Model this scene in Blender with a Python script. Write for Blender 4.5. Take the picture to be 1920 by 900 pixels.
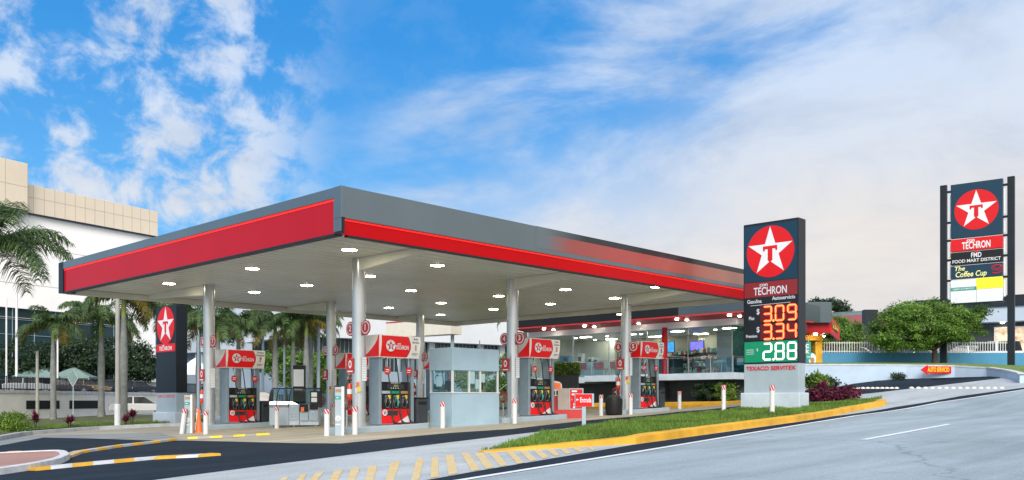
import bpy, bmesh, math, random
import numpy as np
from mathutils import Vector, Matrix
random.seed(7); np.random.seed(7)
S = bpy.context.scene
for o in list(bpy.data.objects): bpy.data.objects.remove(o)
COL = S.collection
R = math.radians
# ------------------------------------------------------------------ camera
F_PX, CX, HY, CZ = 1700.0, 960.0, 752.0, 1.3        # focal length and horizon in photo pixels (1920 wide), eye height
cam_d = bpy.data.cameras.new('camera'); cam = bpy.data.objects.new('camera', cam_d); COL.objects.link(cam)
cam.location = (0, 0, CZ); cam.rotation_euler = (R(90), 0, 0)
cam_d.sensor_width = 36; cam_d.lens = 36*F_PX/1920; cam_d.shift_y = (HY-450)/1920
cam_d.clip_start = .1; cam_d.clip_end = 3000
S.camera = cam
# ------------------------------------------------------------------ view, sun, sky
S.view_settings.view_transform = 'Standard'; S.view_settings.look = 'None'
S.view_settings.exposure = 0.62; S.view_settings.gamma = 1; S.view_settings.use_curve_mapping = False
SUN_EL, SUN_AZ = R(32), R(180)                       # azimuth clockwise from +Y: low, behind the camera to the left
sd = Vector((math.sin(SUN_AZ)*math.cos(SUN_EL), math.cos(SUN_AZ)*math.cos(SUN_EL), math.sin(SUN_EL)))
sl = bpy.data.lights.new('sun', 'SUN'); sl.energy = 1.9; sl.angle = R(26); sl.color = (1, .93, .84)
sun = bpy.data.objects.new('sun', sl); COL.objects.link(sun); sun.rotation_euler = sd.to_track_quat('Z', 'Y').to_euler()
W = bpy.data.worlds.new('World'); S.world = W; W.use_nodes = True
nt = W.node_tree; nt.nodes.clear()
def N(t, **k):
    n = nt.nodes.new(t)
    for a, b in k.items(): setattr(n, a, b)
    return n
def mth(op, a, b=None, clamp=False):
    n = N('ShaderNodeMath', operation=op, use_clamp=clamp)
    for i, v in enumerate((a, b)):
        if v is None: continue
        if isinstance(v, (int, float)): n.inputs[i].default_value = v
        else: nt.links.new(v, n.inputs[i])
    return n.outputs[0]
def mixc(f, a, b):
    n = N('ShaderNodeMix', data_type='RGBA')
    for i, v in ((0, f), (6, a), (7, b)):
        if isinstance(v, (int, float)): n.inputs[i].default_value = v
        elif isinstance(v, tuple): n.inputs[i].default_value = (*v, 1)
        else: nt.links.new(v, n.inputs[i])
    return n.outputs[2]
def sst(x, a, b):
    n = N('ShaderNodeMapRange', interpolation_type='SMOOTHSTEP'); nt.links.new(x, n.inputs[0])
    n.inputs[1].default_value = a; n.inputs[2].default_value = b
    return n.outputs[0]
def noise(vec, sc, det, rough=.55, dist=0):
    n = N('ShaderNodeTexNoise'); nt.links.new(vec, n.inputs['Vector'])
    n.inputs['Scale'].default_value = sc; n.inputs['Detail'].default_value = det
    n.inputs['Roughness'].default_value = rough; n.inputs['Distortion'].default_value = dist
    return n.outputs['Fac']
sky = N('ShaderNodeTexSky', sky_type='NISHITA', sun_disc=False, sun_elevation=SUN_EL, sun_rotation=SUN_AZ, altitude=300, air_density=1.0, dust_density=.6, ozone_density=3)
tc = N('ShaderNodeTexCoord'); sep = N('ShaderNodeSeparateXYZ'); nt.links.new(tc.outputs['Generated'], sep.inputs[0])
az = mth('ARCTAN2', sep.outputs[0], sep.outputs[1]); el = mth('ARCSINE', sep.outputs[2])
def cvec(sx, sy, rot, off):
    c = N('ShaderNodeCombineXYZ'); nt.links.new(az, c.inputs[0]); nt.links.new(el, c.inputs[1]); c.inputs[2].default_value = off
    m = N('ShaderNodeMapping'); nt.links.new(c.outputs[0], m.inputs[0]); m.inputs['Rotation'].default_value = (0, 0, rot); m.inputs['Scale'].default_value = (sx, sy, 1)
    return m.outputs[0]
hs = N('ShaderNodeHueSaturation'); nt.links.new(sky.outputs[0], hs.inputs['Color']); hs.inputs['Saturation'].default_value = 1.45; hs.inputs['Value'].default_value = .8
tint = N('ShaderNodeMix', data_type='RGBA', blend_type='MULTIPLY'); tint.inputs[0].default_value = 1; nt.links.new(hs.outputs[0], tint.inputs[6]); tint.inputs[7].default_value = (.30, .72, 1.0, 1)
blue = mixc(.72, tint.outputs[2], mixc(sst(el, .1, .42), (1.5, 4.1, 6.9), (.42, 2.45, 5.7)))
puff = noise(cvec(1, 1.2, .25, 3.1), 19, 9, .6, .3)
big = noise(cvec(1, 1.3, 0, 4.4), 6.5, 3, .5)
leftw = mth('SUBTRACT', 1.0, sst(az, -.30, -.17))
pm = sst(mth('ADD', puff, mth('MULTIPLY', mth('SUBTRACT', big, .5), .55)), .42, .66)
pm = mth('MULTIPLY', pm, mth('ADD', mth('MULTIPLY', leftw, .86), .06))
strk = noise(cvec(.62, 1.5, -.62, 1.7), 5.2, 10, .6, .35)
slope = mth('ADD', mth('MULTIPLY', az, .8), mth('MULTIPLY', mth('SUBTRACT', .36, el), 1.25))      # more cloud to the right and lower down
rightw = sst(az, -.25, -.06)
sm = sst(mth('ADD', strk, mth('MULTIPLY', slope, .62)), .45, .76)
sm = mth('MULTIPLY', sm, mth('MULTIPLY', rightw, .92))
cm = mth('SUBTRACT', 1.0, mth('MULTIPLY', mth('SUBTRACT', 1.0, pm), mth('SUBTRACT', 1.0, sm)))
wisp = noise(cvec(.8, 1.6, -.5, 5.5), 6.5, 9, .62, .4)
cloudcol = mixc(sst(el, .12, .36), (5.3, 5.3, 5.35), (4.5, 5.2, 6.3))
cloudcol = mixc(mth('MULTIPLY', sst(wisp, .4, .75), .75), cloudcol, (3.3, 3.8, 4.7))
haze_m = mth('MULTIPLY', mth('SUBTRACT', 1.0, sst(mth('ADD', mth('SUBTRACT', el, mth('MULTIPLY', az, .26)), mth('MULTIPLY', mth('SUBTRACT', strk, .5), .35)), .0, .27)), mth('MULTIPLY', sst(az, -.26, .02), .85))
skyc = mixc(cm, blue, cloudcol)
hz_c = mixc(mth('MULTIPLY', sst(wisp, .38, .7), .6), (5.8, 5.4, 5.05), (4.3, 4.3, 4.4))
skyc = mixc(haze_m, skyc, hz_c)
# broad glow added to the unseen sky behind the camera, for soft front light
dp = N('ShaderNodeVectorMath', operation='DOT_PRODUCT'); nt.links.new(tc.outputs['Generated'], dp.inputs[0]); dp.inputs[1].default_value = sd
glow = mth('MULTIPLY', mth('POWER', mth('MAXIMUM', dp.outputs['Value'], 0.0), 1.6), 1.0)
skyc = mixc(glow, skyc, (13, 12.4, 11.6))
bg = N('ShaderNodeBackground'); nt.links.new(skyc, bg.inputs[0]); bg.inputs[1].default_value = .1
wo = N('ShaderNodeOutputWorld'); nt.links.new(bg.outputs[0], wo.inputs[0])
S.render.engine = 'CYCLES'
S.cycles.max_bounces = 6; S.cycles.transparent_max_bounces = 12; S.cycles.caustics_reflective = False; S.cycles.caustics_refractive = False
S.cycles.sample_clamp_indirect = 4

# ------------------------------------------------------------------ frames and terrain
UD = Vector((.689, .725, 0)).normalized(); VD = Vector((-UD.y, UD.x, 0)); A0 = Vector((-4.46, 23.7, 0)); UANG = math.atan2(UD.y, UD.x)
def UV(u, v, z=0): p = A0+UD*u+VD*v; p.z = z; return p
def h(x, y):
    x = max(-70, min(70, x)); y = max(-20, min(110, y))
    u = (x-A0.x)*UD.x+(y-A0.y)*UD.y
    v = (x-A0.x)*VD.x+(y-A0.y)*VD.y; e = 0
    if u > 15: d = min(u, 25)-15; e = .0035*d*d
    if u > 25: e += .07*(min(u, 36)-25)
    t_ = max(0, min(1, v/6)); e *= 1-t_*t_*(3-2*t_)
    return .0305*x+.0147*y+e
def P(u, v, Y): return Vector(((u-CX)/F_PX*Y, Y, CZ-(v-HY)/F_PX*Y))
def G(u, v, up=0.0):
    lo = 3.0
    f = lambda Y: CZ-(v-HY)/F_PX*Y-h((u-CX)/F_PX*Y, Y)-up
    Y = lo
    while Y < 150 and f(Y) > 0: lo = Y; Y += .5
    hi = Y
    for _ in range(30):
        m = (lo+hi)/2
        if f(m) > 0: lo = m
        else: hi = m
    return Vector(((u-CX)/F_PX*hi, hi, h((u-CX)/F_PX*hi, hi)))
def reach(p, d, u):          # distance along d from p until image column u
    k = (u-CX)/F_PX
    return (k*p.y-p.x)/(d.x-k*d.y)

# ------------------------------------------------------------------ materials
def mat(name, col, rough=.6, metal=0, var=.12, vs=3.0, bump=0, bs=20, spec=.5, emit=0, ecol=None, coat=0, col2=None, objspace=False, det=5, island=0):
    m = bpy.data.materials.new(name); m.use_nodes = True; t = m.node_tree; b = t.nodes['Principled BSDF']
    b.inputs['Base Color'].default_value = (*col, 1); b.inputs['Roughness'].default_value = rough; b.inputs['Metallic'].default_value = metal
    b.inputs['Specular IOR Level'].default_value = spec
    if coat: b.inputs['Coat Weight'].default_value = coat; b.inputs['Coat Roughness'].default_value = .08
    if emit: b.inputs['Emission Color'].default_value = (*(ecol or col), 1); b.inputs['Emission Strength'].default_value = emit
    tcn = t.nodes.new('ShaderNodeTexCoord'); src = tcn.outputs['Object']
    if var or col2:
        n = t.nodes.new('ShaderNodeTexNoise'); n.inputs['Scale'].default_value = vs; n.inputs['Detail'].default_value = det; n.inputs['Roughness'].default_value = .6
        t.links.new(src, n.inputs['Vector'])
        r = t.nodes.new('ShaderNodeValToRGB'); r.color_ramp.elements[0].position = .35; r.color_ramp.elements[1].position = .68
        c0 = tuple(c*(1-var) for c in col); c1 = col2 or tuple(min(1, c*(1+var)) for c in col)
        r.color_ramp.elements[0].color = (*c0, 1); r.color_ramp.elements[1].color = (*c1, 1)
        t.links.new(n.outputs['Fac'], r.inputs[0]); out = r.outputs[0]
        if island:
            g = t.nodes.new('ShaderNodeNewGeometry'); hh = t.nodes.new('ShaderNodeHueSaturation')
            mr = t.nodes.new('ShaderNodeMapRange'); t.links.new(g.outputs['Random Per Island'], mr.inputs[0]); mr.inputs[3].default_value = 1-island; mr.inputs[4].default_value = 1+island
            t.links.new(mr.outputs[0], hh.inputs['Value']); t.links.new(out, hh.inputs['Color'])
            mr2 = t.nodes.new('ShaderNodeMapRange'); t.links.new(g.outputs['Random Per Island'], mr2.inputs[0]); mr2.inputs[3].default_value = .515; mr2.inputs[4].default_value = .475
            t.links.new(mr2.outputs[0], hh.inputs['Hue']); out = hh.outputs[0]
        t.links.new(out, b.inputs['Base Color'])
    if bump:
        n2 = t.nodes.new('ShaderNodeTexNoise'); n2.inputs['Scale'].default_value = bs; n2.inputs['Detail'].default_value = 6; t.links.new(src, n2.inputs['Vector'])
        bp = t.nodes.new('ShaderNodeBump'); bp.inputs['Strength'].default_value = bump; bp.inputs['Distance'].default_value = .02
        t.links.new(n2.outputs['Fac'], bp.inputs['Height']); t.links.new(bp.outputs[0], b.inputs['Normal'])
    return m
def leafmat(name, col, tr=.35, var=.35, isl=.45):
    m = mat(name, col, .5, var=var, vs=.8, island=isl, spec=.35); t = m.node_tree; b = t.nodes['Principled BSDF']
    tl = t.nodes.new('ShaderNodeBsdfTranslucent'); mx = t.nodes.new('ShaderNodeMixShader'); mx.inputs[0].default_value = tr
    t.links.new(b.inputs['Base Color'].links[0].from_socket, tl.inputs[0])
    t.links.new(b.outputs[0], mx.inputs[1]); t.links.new(tl.outputs[0], mx.inputs[2]); t.links.new(mx.outputs[0], t.nodes['Material Output'].inputs[0])
    return m
def glassmat(name, tint=(.8, .92, .95), refl=.12, rough=.02):
    m = bpy.data.materials.new(name); m.use_nodes = True; t = m.node_tree; t.nodes.remove(t.nodes['Principled BSDF'])
    a = t.nodes.new('ShaderNodeBsdfTransparent'); a.inputs[0].default_value = (*tint, 1)
    g = t.nodes.new('ShaderNodeBsdfGlossy'); g.inputs['Roughness'].default_value = rough
    f = t.nodes.new('ShaderNodeLayerWeight'); pw = t.nodes.new('ShaderNodeMath'); pw.operation = 'POWER'; pw.inputs[1].default_value = 4; t.links.new(f.outputs['Facing'], pw.inputs[0])
    ad = t.nodes.new('ShaderNodeMath'); ad.operation = 'ADD'; ad.inputs[1].default_value = refl+.04; t.links.new(pw.outputs[0], ad.inputs[0])
    mx = t.nodes.new('ShaderNodeMixShader'); t.links.new(ad.outputs[0], mx.inputs[0]); t.links.new(a.outputs[0], mx.inputs[1]); t.links.new(g.outputs[0], mx.inputs[2])
    t.links.new(mx.outputs[0], t.nodes['Material Output'].inputs[0])
    return m
def pavemat(name, col, var=.18, rough=.8, crack=0, joints=0, stains=.2, vs=.5, spec=.3, spots=0):
    """concrete or asphalt: broad blotches, fine grain, stains, optional cracks and slab joints"""
    m = bpy.data.materials.new(name); m.use_nodes = True; t = m.node_tree; b = t.nodes['Principled BSDF']; L = t.links.new
    b.inputs['Roughness'].default_value = rough; b.inputs['Specular IOR Level'].default_value = spec
    tcn = t.nodes.new('ShaderNodeTexCoord'); mp = t.nodes.new('ShaderNodeMapping'); mp.inputs['Rotation'].default_value = (0, 0, -UANG); L(tcn.outputs['Object'], mp.inputs[0]); v = mp.outputs[0]
    def nz(s, d, vec=v):
        n = t.nodes.new('ShaderNodeTexNoise'); n.inputs['Scale'].default_value = s; n.inputs['Detail'].default_value = d; n.inputs['Roughness'].default_value = .62; L(vec, n.inputs['Vector']); return n.outputs['Fac']
    def mr(x, a, bb, c, d):
        n = t.nodes.new('ShaderNodeMapRange'); L(x, n.inputs[0]); n.inputs[1].default_value = a; n.inputs[2].default_value = bb; n.inputs[3].default_value = c; n.inputs[4].default_value = d; return n.outputs[0]
    def mul(a, bb):
        n = t.nodes.new('ShaderNodeMath'); n.operation = 'MULTIPLY'; L(a, n.inputs[0]); L(bb, n.inputs[1]); return n.outputs[0]
    f = mul(mr(nz(vs, 6), .3, .7, 1-var, 1+var), mr(nz(30, 4), .3, .7, .80, 1.2))
    ms = t.nodes.new('ShaderNodeMapping'); ms.inputs['Scale'].default_value = (.12, 1.0, 1); L(v, ms.inputs[0])      # tyre-worn streaks along the traffic
    f = mul(f, mr(nz(1.1, 4, ms.outputs[0]), .38, .72, 1.0+stains*.25, 1-stains))
    if crack:
        vo = t.nodes.new('ShaderNodeTexVoronoi'); vo.feature = 'DISTANCE_TO_EDGE'; vo.inputs['Scale'].default_value = crack
        wn = t.nodes.new('ShaderNodeTexNoise'); wn.inputs['Scale'].default_value = 1.5; wn.inputs['Detail'].default_value = 6; L(v, wn.inputs['Vector'])
        va = t.nodes.new('ShaderNodeVectorMath'); va.operation = 'ADD'; sc = t.nodes.new('ShaderNodeVectorMath'); sc.operation = 'SCALE'; sc.inputs[3].default_value = .9
        L(wn.outputs['Color'], sc.inputs[0]); L(v, va.inputs[0]); L(sc.outputs[0], va.inputs[1]); L(va.outputs[0], vo.inputs['Vector'])
        f = mul(f, mr(vo.outputs['Distance'], 0, .007, .7, 1.0))
    if spots:
        f = mul(f, mr(nz(1.7, 5), .60, .70, 1.0, 1-spots)); f = mul(f, mr(nz(7, 3), .66, .74, 1.0, 1-spots*.8))
    if joints:
        br = t.nodes.new('ShaderNodeTexBrick'); br.offset = 0; br.inputs['Scale'].default_value = 1; br.inputs['Brick Width'].default_value = joints; br.inputs['Row Height'].default_value = joints*.8
        br.inputs['Mortar Size'].default_value = .012; br.inputs['Color1'].default_value = (1, 1, 1, 1); br.inputs['Color2'].default_value = (.94, .94, .94, 1); br.inputs['Mortar'].default_value = (.55, .55, .55, 1); L(v, br.inputs[0])
        f = mul(f, br.outputs['Color'])
    c = t.nodes.new('ShaderNodeVectorMath'); c.operation = 'SCALE'; c.inputs[0].default_value = col; L(f, c.inputs[3]); L(c.outputs[0], b.inputs['Base Color'])
    bp = t.nodes.new('ShaderNodeBump'); bp.inputs['Strength'].default_value = .25; bp.inputs['Distance'].default_value = .01; L(nz(60, 4), bp.inputs['Height']); L(bp.outputs[0], b.inputs['Normal'])
    return m
M = {}
M['white'] = mat('white_paint', (.64, .66, .68), .45, var=.06, vs=2)
M['whitewall'] = mat('white_wall', (.47, .56, .65), .7, var=.12, vs=.9, bump=.1)
M['palegrey'] = mat('pale_grey_paint', (.33, .42, .49), .4, var=.06, vs=1.5)
M['steel'] = mat('painted_steel', (.52, .56, .58), .24, .6, var=.08, vs=.8)
M['greyfascia'] = mat('grey_fascia', (.115, .155, .178), .28, .35, var=.08, vs=.25, coat=.2)
M['navy'] = mat('dark_navy', (.012, .018, .026), .4, var=.15, vs=1.0, spec=.25)
M['navypanel'] = mat('navy_panel', (.008, .04, .075), .35, var=.08, vs=.7, spec=.3)
M['black'] = mat('black_plastic', (.012, .013, .015), .5, var=.1, spec=.25)
M['dark'] = mat('dark_grey', (.04, .048, .056), .6, var=.15, spec=.25)
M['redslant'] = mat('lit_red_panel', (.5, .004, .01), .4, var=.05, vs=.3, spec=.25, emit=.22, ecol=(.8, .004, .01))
M['red'] = mat('red_panel', (.42, .002, .010), .4, var=.06, vs=.3, spec=.25)
M['redlit'] = mat('red_lit_strip', (.9, .02, .01), .4, var=0, emit=.55, ecol=(.9, .01, .005))
M['redpaint'] = mat('red_paint', (.5, .025, .03), .45, var=.1)
M['signred'] = mat('sign_red', (.55, .01, .015), .4, var=.04, spec=.25, emit=.07, ecol=(.8, .01, .012))
M['signwhite'] = mat('sign_white', (.66, .69, .72), .4, var=.03, emit=.05, ecol=(.8, .85, .9))
M['cream'] = mat('cream_plastic', (.66, .63, .55), .4, var=.05)
M['ceiling'] = mat('ceiling_sheet', (.74, .74, .66), .34, .0, var=.1, vs=.35)
M['lamp'] = mat('lamp_glow', (1, .95, .8), .5, var=0, emit=32, ecol=(1, .88, .62))
M['storelamp'] = mat('store_lamp', (1, .95, .85), .5, var=0, emit=22, ecol=(1, .90, .72))
M['rubber'] = mat('black_rubber', (.018, .018, .018), .6, var=.1)
M['chrome'] = mat('brushed_metal', (.6, .62, .64), .25, .9, var=.05)
M['yellow'] = mat('yellow_paint', (.66, .36, .025), .7, var=.2, vs=1.3, bump=.3, det=12)
M['yellowbr'] = mat('bright_yellow', (.85, .6, .02), .6, var=.12, vs=4)
M['fadeyel'] = mat('faded_yellow', (.72, .49, .15), .8, var=.16, vs=5, det=9, col2=(.58, .52, .38))
M['kerbw'] = mat('kerb_white', (.55, .58, .62), .8, var=.18, vs=3, bump=.3)
M['kerbgrey'] = mat('kerb_grey', (.36, .39, .42), .85, var=.2, vs=2, bump=.3)
M['conc'] = mat('concrete', (.33, .33, .31), .85, var=.15, vs=1.5, bump=.3)
M['creampanel'] = mat('cream_cladding', (.66, .58, .47), .7, var=.05, vs=.2)
M['fasciajoint'] = mat('fascia_joint', (.05, .05, .055), .6, var=0)
M['basement'] = mat('basement_grey', (.10, .115, .13), .7, var=.15)
M['palebluewall'] = mat('pale_blue_render', (.44, .57, .72), .75, var=.08, vs=.8, bump=.1)
M['boothpaint'] = mat('booth_paint', (.34, .49, .60), .45, var=.07, vs=1.2)
M['seam'] = mat('seam', (.42, .37, .30), .8, var=0)
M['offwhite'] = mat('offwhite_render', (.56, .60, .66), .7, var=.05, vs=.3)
M['cleanwhite'] = mat('bright_white_wall', (.88, .88, .88), .7, var=.03, vs=.2)
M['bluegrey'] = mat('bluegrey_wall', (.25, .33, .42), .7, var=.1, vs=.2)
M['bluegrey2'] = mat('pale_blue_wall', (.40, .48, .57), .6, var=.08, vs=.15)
M['blue'] = mat('blue_wall', (.05, .24, .44), .6, var=.1, vs=.6)
M['darkglass'] = mat('dark_glass', (.018, .04, .045), .12, var=.5, vs=.12, spec=.35)
M['screen'] = mat('screen_blue', (.05, .4, .8), .3, var=.5, vs=3, emit=.6, ecol=(.05, .4, .9))
M['screen2'] = mat('screen_violet', (.2, .15, .8), .3, var=.5, vs=3, emit=1.0, ecol=(.2, .15, .9))
M['glass'] = glassmat('clear_glass', (.86, .95, .96), .0)
M['tealglass'] = glassmat('teal_glass', (.45, .72, .78), .12)
M['green'] = mat('green_panel', (.0, .2, .1), .35, var=.05, emit=.12, ecol=(0, .35, .18))
M['teal'] = mat('teal_label', (.02, .3, .25), .5, var=.05)
M['orange'] = mat('orange_plastic', (.85, .16, .03), .5, var=.08)
M['ledred'] = mat('led_red', (1, .1, .02), .5, var=0, emit=1.4, ecol=(1, .006, .004))
M['ledcore'] = mat('led_core', (1, .5, .2), .5, var=0, emit=1.0, ecol=(1, .12, .02))
M['ledwhite'] = mat('led_white', (.8, .8, .8), .5, var=0, emit=.7, ecol=(.9, 1, .95))
M['darkred'] = mat('display_back', (.07, .004, .006), .3, var=0, emit=.05, ecol=(.8, .01, .01))
M['blacktext'] = mat('black_ink', (.02, .02, .03), .6, var=0)
M['textgrey'] = mat('silver_ink', (.5, .56, .62), .5, var=0, emit=.1, ecol=(.5, .56, .62))
M['maroon'] = mat('maroon_band', (.2, .015, .02), .4, var=.05, emit=.04, ecol=(.4, .01, .01))
M['tan'] = mat('tan_panel', (.35, .2, .1), .5, var=.1)
M['trunk'] = mat('palm_bark', (.20, .215, .21), .85, var=.2, vs=3, bump=.4, bs=12)
M['shaft'] = mat('palm_shaft', (.22, .28, .07), .5, var=.2)
M['bark'] = mat('bark', (.06, .045, .035), .9, var=.3, vs=6, bump=.6)
M['soil'] = mat('soil', (.17, .13, .09), .95, var=.3, vs=3, bump=.4)
M['turf'] = mat('turf', (.075, .12, .03), .95, var=.35, vs=1.2, col2=(.17, .16, .06), bump=.6, bs=9)
M['palmleaf'] = leafmat('palm_leaf', (.085, .15, .05), .35)
M['palmyel'] = leafmat('palm_leaf_dry', (.20, .17, .035), .4)
M['leaf'] = leafmat('tree_leaf', (.13, .26, .045), .4)
M['lawn'] = mat('lawn_green', (.12, .20, .035), .95, var=.3, vs=1.5, bump=.6, bs=9)
M['leafdark'] = leafmat('dark_leaf', (.03, .065, .03), .3)
M['hedge'] = leafmat('hedge_leaf', (.12, .22, .03), .3)
M['grassblade'] = leafmat('grass_blade', (.135, .25, .04), .35, isl=.35)
M['purple'] = leafmat('purple_leaf', (.10, .012, .03), .25)
M['pink'] = leafmat('pink_leaf', (.16, .022, .045), .25)
M['variegated'] = leafmat('variegated_leaf', (.28, .30, .09), .3)
M['teallfab'] = mat('tent_fabric', (.17, .26, .25), .8, var=.08)
M['whitefab'] = mat('white_fabric', (.75, .78, .8), .8, var=.05)
M['carsilver'] = mat('car_silver', (.5, .53, .56), .3, .3, var=0, coat=.5)
M['carwhite'] = mat('car_white', (.75, .76, .78), .3, 0, var=0, coat=.5)
M['carnavy'] = mat('car_navy', (.02, .03, .06), .25, 0, var=0, coat=.5)
M['cardark'] = mat('car_dark', (.04, .035, .05), .25, 0, var=0, coat=.5)
M['carblue'] = mat('car_blue', (.06, .16, .24), .25, 0, var=0, coat=.5)
M['cartan'] = mat('car_tan', (.4, .3, .14), .3, 0, var=0, coat=.5)
M['carglass'] = mat('car_glass', (.015, .02, .025), .1, var=0)
M['taillight'] = mat('tail_light', (.5, .01, .01), .3, var=0)
M['asphalt'] = pavemat('asphalt', (.020, .031, .046), .16, .92, stains=.3, vs=.4, spec=.08, spots=.2)
M['lane'] = pavemat('lane_asphalt', (.06, .068, .075), .15, .85, stains=.15)
M['road'] = pavemat('road_concrete', (.30, .365, .405), .12, .8, crack=.13, stains=.26, vs=.25, spots=.12)
M['apron'] = pavemat('apron_concrete', (.40, .44, .465), .1, .85, joints=0, stains=.2, spots=.15)
M['slab'] = pavemat('forecourt_concrete', (.40, .37, .30), .14, .6, joints=4.2, stains=.35, vs=.35, spots=.3)
M['worn'] = pavemat('worn_lane', (.24, .27, .29), .16, .85, stains=.35)
M['street'] = pavemat('street', (.30, .35, .39), .14, .8, stains=.25)
M['brick'] = pavemat('red_paving', (.36, .21, .18), .15, .85, stains=.1)
M['ground'] = pavemat('bare_ground', (.22, .23, .18), .3, .95, stains=.1)
M['paveline'] = mat('lane_white', (.72, .75, .78), .7, var=.1, vs=6)

M['pumpred'] = mat('pump_red', (.62, .012, .016), .35, var=.05, spec=.3, emit=.14, ecol=(.85, .01, .01))
M['postgrey'] = mat('post_grey', (.23, .30, .35), .35, .2, var=.08)
M['signplastic'] = mat('sign_plastic', (.80, .79, .76), .4, var=.04, emit=.07, ecol=(.7, .68, .6))
M['leftwall'] = mat('left_wall_white', (.84, .84, .82), .7, var=.06, vs=.5)
# ------------------------------------------------------------------ mesh builder
class MB:
    def __init__(s): s.v = []; s.f = []; s.m = []
    def add(s, vs, fs, mi=0, T=None):
        o = len(s.v)
        s.v += [tuple(T @ Vector(p)) if T is not None else tuple(p) for p in vs]
        s.f += [tuple(i+o for i in f) for f in fs]; s.m += [mi]*len(fs); return s
    def box(s, c, d, mi=0, T=None, taper=1.0):
        x, y, z = (q/2 for q in d); k = taper
        vs = [(c[0]+a*x*(k if e > 0 else 1), c[1]+b*y*(k if e > 0 else 1), c[2]+e*z) for e in (-1, 1) for a, b in ((-1, -1), (1, -1), (1, 1), (-1, 1))]
        return s.add(vs, [(3, 2, 1, 0), (4, 5, 6, 7), (0, 1, 5, 4), (1, 2, 6, 5), (2, 3, 7, 6), (3, 0, 4, 7)], mi, T)
    def bb(s, x0, x1, y0, y1, z0, z1, mi=0, T=None): return s.box(((x0+x1)/2, (y0+y1)/2, (z0+z1)/2), (x1-x0, y1-y0, z1-z0), mi, T)
    def cyl(s, p0, p1, r0, r1=None, n=16, mi=0, caps=True, T=None):
        p0 = Vector(p0); p1 = Vector(p1); r1 = r0 if r1 is None else r1
        d = (p1-p0).normalized(); a = d.orthogonal().normalized(); b = d.cross(a)
        vs = []
        for p, r in ((p0, r0), (p1, r1)):
            for i in range(n): t = 2*math.pi*i/n; vs.append(p+a*math.cos(t)*r+b*math.sin(t)*r)
        fs = [(i, (i+1) % n, n+(i+1) % n, n+i) for i in range(n)]
        if caps: fs += [tuple(range(n-1, -1, -1)), tuple(range(n, 2*n))]
        return s.add(vs, fs, mi, T)
    def tube(s, pts, r, n=6, mi=0, T=None):
        pts = [Vector(p) for p in pts]; vs = []; fs = []
        for k, p in enumerate(pts):
            d = (pts[min(k+1, len(pts)-1)]-pts[max(k-1, 0)]).normalized()
            a = d.cross(Vector((.13, .27, .95))).normalized(); b = d.cross(a)
            rr = r(k/(len(pts)-1)) if callable(r) else r
            for i in range(n): t = 2*math.pi*i/n; vs.append(p+a*math.cos(t)*rr+b*math.sin(t)*rr)
        for k in range(len(pts)-1):
            for i in range(n): j = (i+1) % n; fs.append((k*n+i, k*n+j, (k+1)*n+j, (k+1)*n+i))
        fs += [tuple(range(n-1, -1, -1)), tuple(range((len(pts)-1)*n, len(pts)*n))]
        return s.add(vs, fs, mi, T)
    def lathe(s, prof, n=20, mi=0, T=None):     # profile (r,z)
        vs = []; fs = []
        for r, z in prof:
            for i in range(n): t = 2*math.pi*i/n; vs.append((r*math.cos(t), r*math.sin(t), z))
        for k in range(len(prof)-1):
            for i in range(n): j = (i+1) % n; fs.append((k*n+i, k*n+j, (k+1)*n+j, (k+1)*n+i))
        fs += [tuple(range(n-1, -1, -1)), tuple(range((len(prof)-1)*n, len(prof)*n))]
        return s.add(vs, fs, mi, T)
    def prism(s, pts, d, T, mi=0, back=False):   # 2D outline in frame T, pushed out along its normal by d (from 0)
        n = len(pts); vs = [(a, b, 0) for a, b in pts]+[(a, b, d) for a, b in pts]
        fs = [tuple(range(n, 2*n))]+[(i, (i+1) % n, n+(i+1) % n, n+i) for i in range(n)]
        if back: fs.append(tuple(range(n-1, -1, -1)))
        return s.add(vs, fs, mi, T)
    def text(s, body, size, T, mi=0, bold=0, sx=1, align='CENTER', ext=.004, shear=0, fw=None):
        cu = bpy.data.curves.new('t', 'FONT'); cu.body = body; cu.size = size; cu.align_x = align; cu.align_y = 'CENTER'; cu.offset = bold*size; cu.extrude = ext/2; cu.resolution_u = 3; cu.shear = shear
        ob = bpy.data.objects.new('t', cu); COL.objects.link(ob); dg = bpy.context.evaluated_depsgraph_get(); me = bpy.data.meshes.new_from_object(ob.evaluated_get(dg))
        if fw: xs_ = [v.co.x for v in me.vertices]; sx = fw/(max(xs_)-min(xs_))
        s.add([(v.co.x*sx, v.co.y, v.co.z+ext/2) for v in me.vertices], [tuple(p.vertices) for p in me.polygons], mi, T)
        bpy.data.objects.remove(ob); bpy.data.curves.remove(cu); bpy.data.meshes.remove(me); return s
    def build(s, name, mats, parent=None, smooth=False, bevel=0, loc=None, rz=0):
        me = bpy.data.meshes.new(name); me.from_pydata(s.v, [], s.f); mats = mats if isinstance(mats, (list, tuple)) else [mats]
        for m in mats: me.materials.append(M[m] if isinstance(m, str) else m)
        me.polygons.foreach_set('material_index', s.m); me.update()
        if smooth:
            me.polygons.foreach_set('use_smooth', [True]*len(s.f)); me.set_sharp_from_angle(angle=R(40))
        o = bpy.data.objects.new(name, me); COL.objects.link(o)
        if parent: o.parent = parent
        if loc is not None: o.location = loc
        o.rotation_euler.z = rz
        if bevel: b = o.modifiers.new('bevel', 'BEVEL'); b.width = bevel; b.segments = 2; b.limit_method = 'ANGLE'
        return o
def tag(o, label, cat, group=None, kind=None):
    o['label'] = label; o['category'] = cat
    if group: o['group'] = group
    if kind: o['kind'] = kind
    return o
def struct(o): o['kind'] = 'structure'; return o
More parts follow.
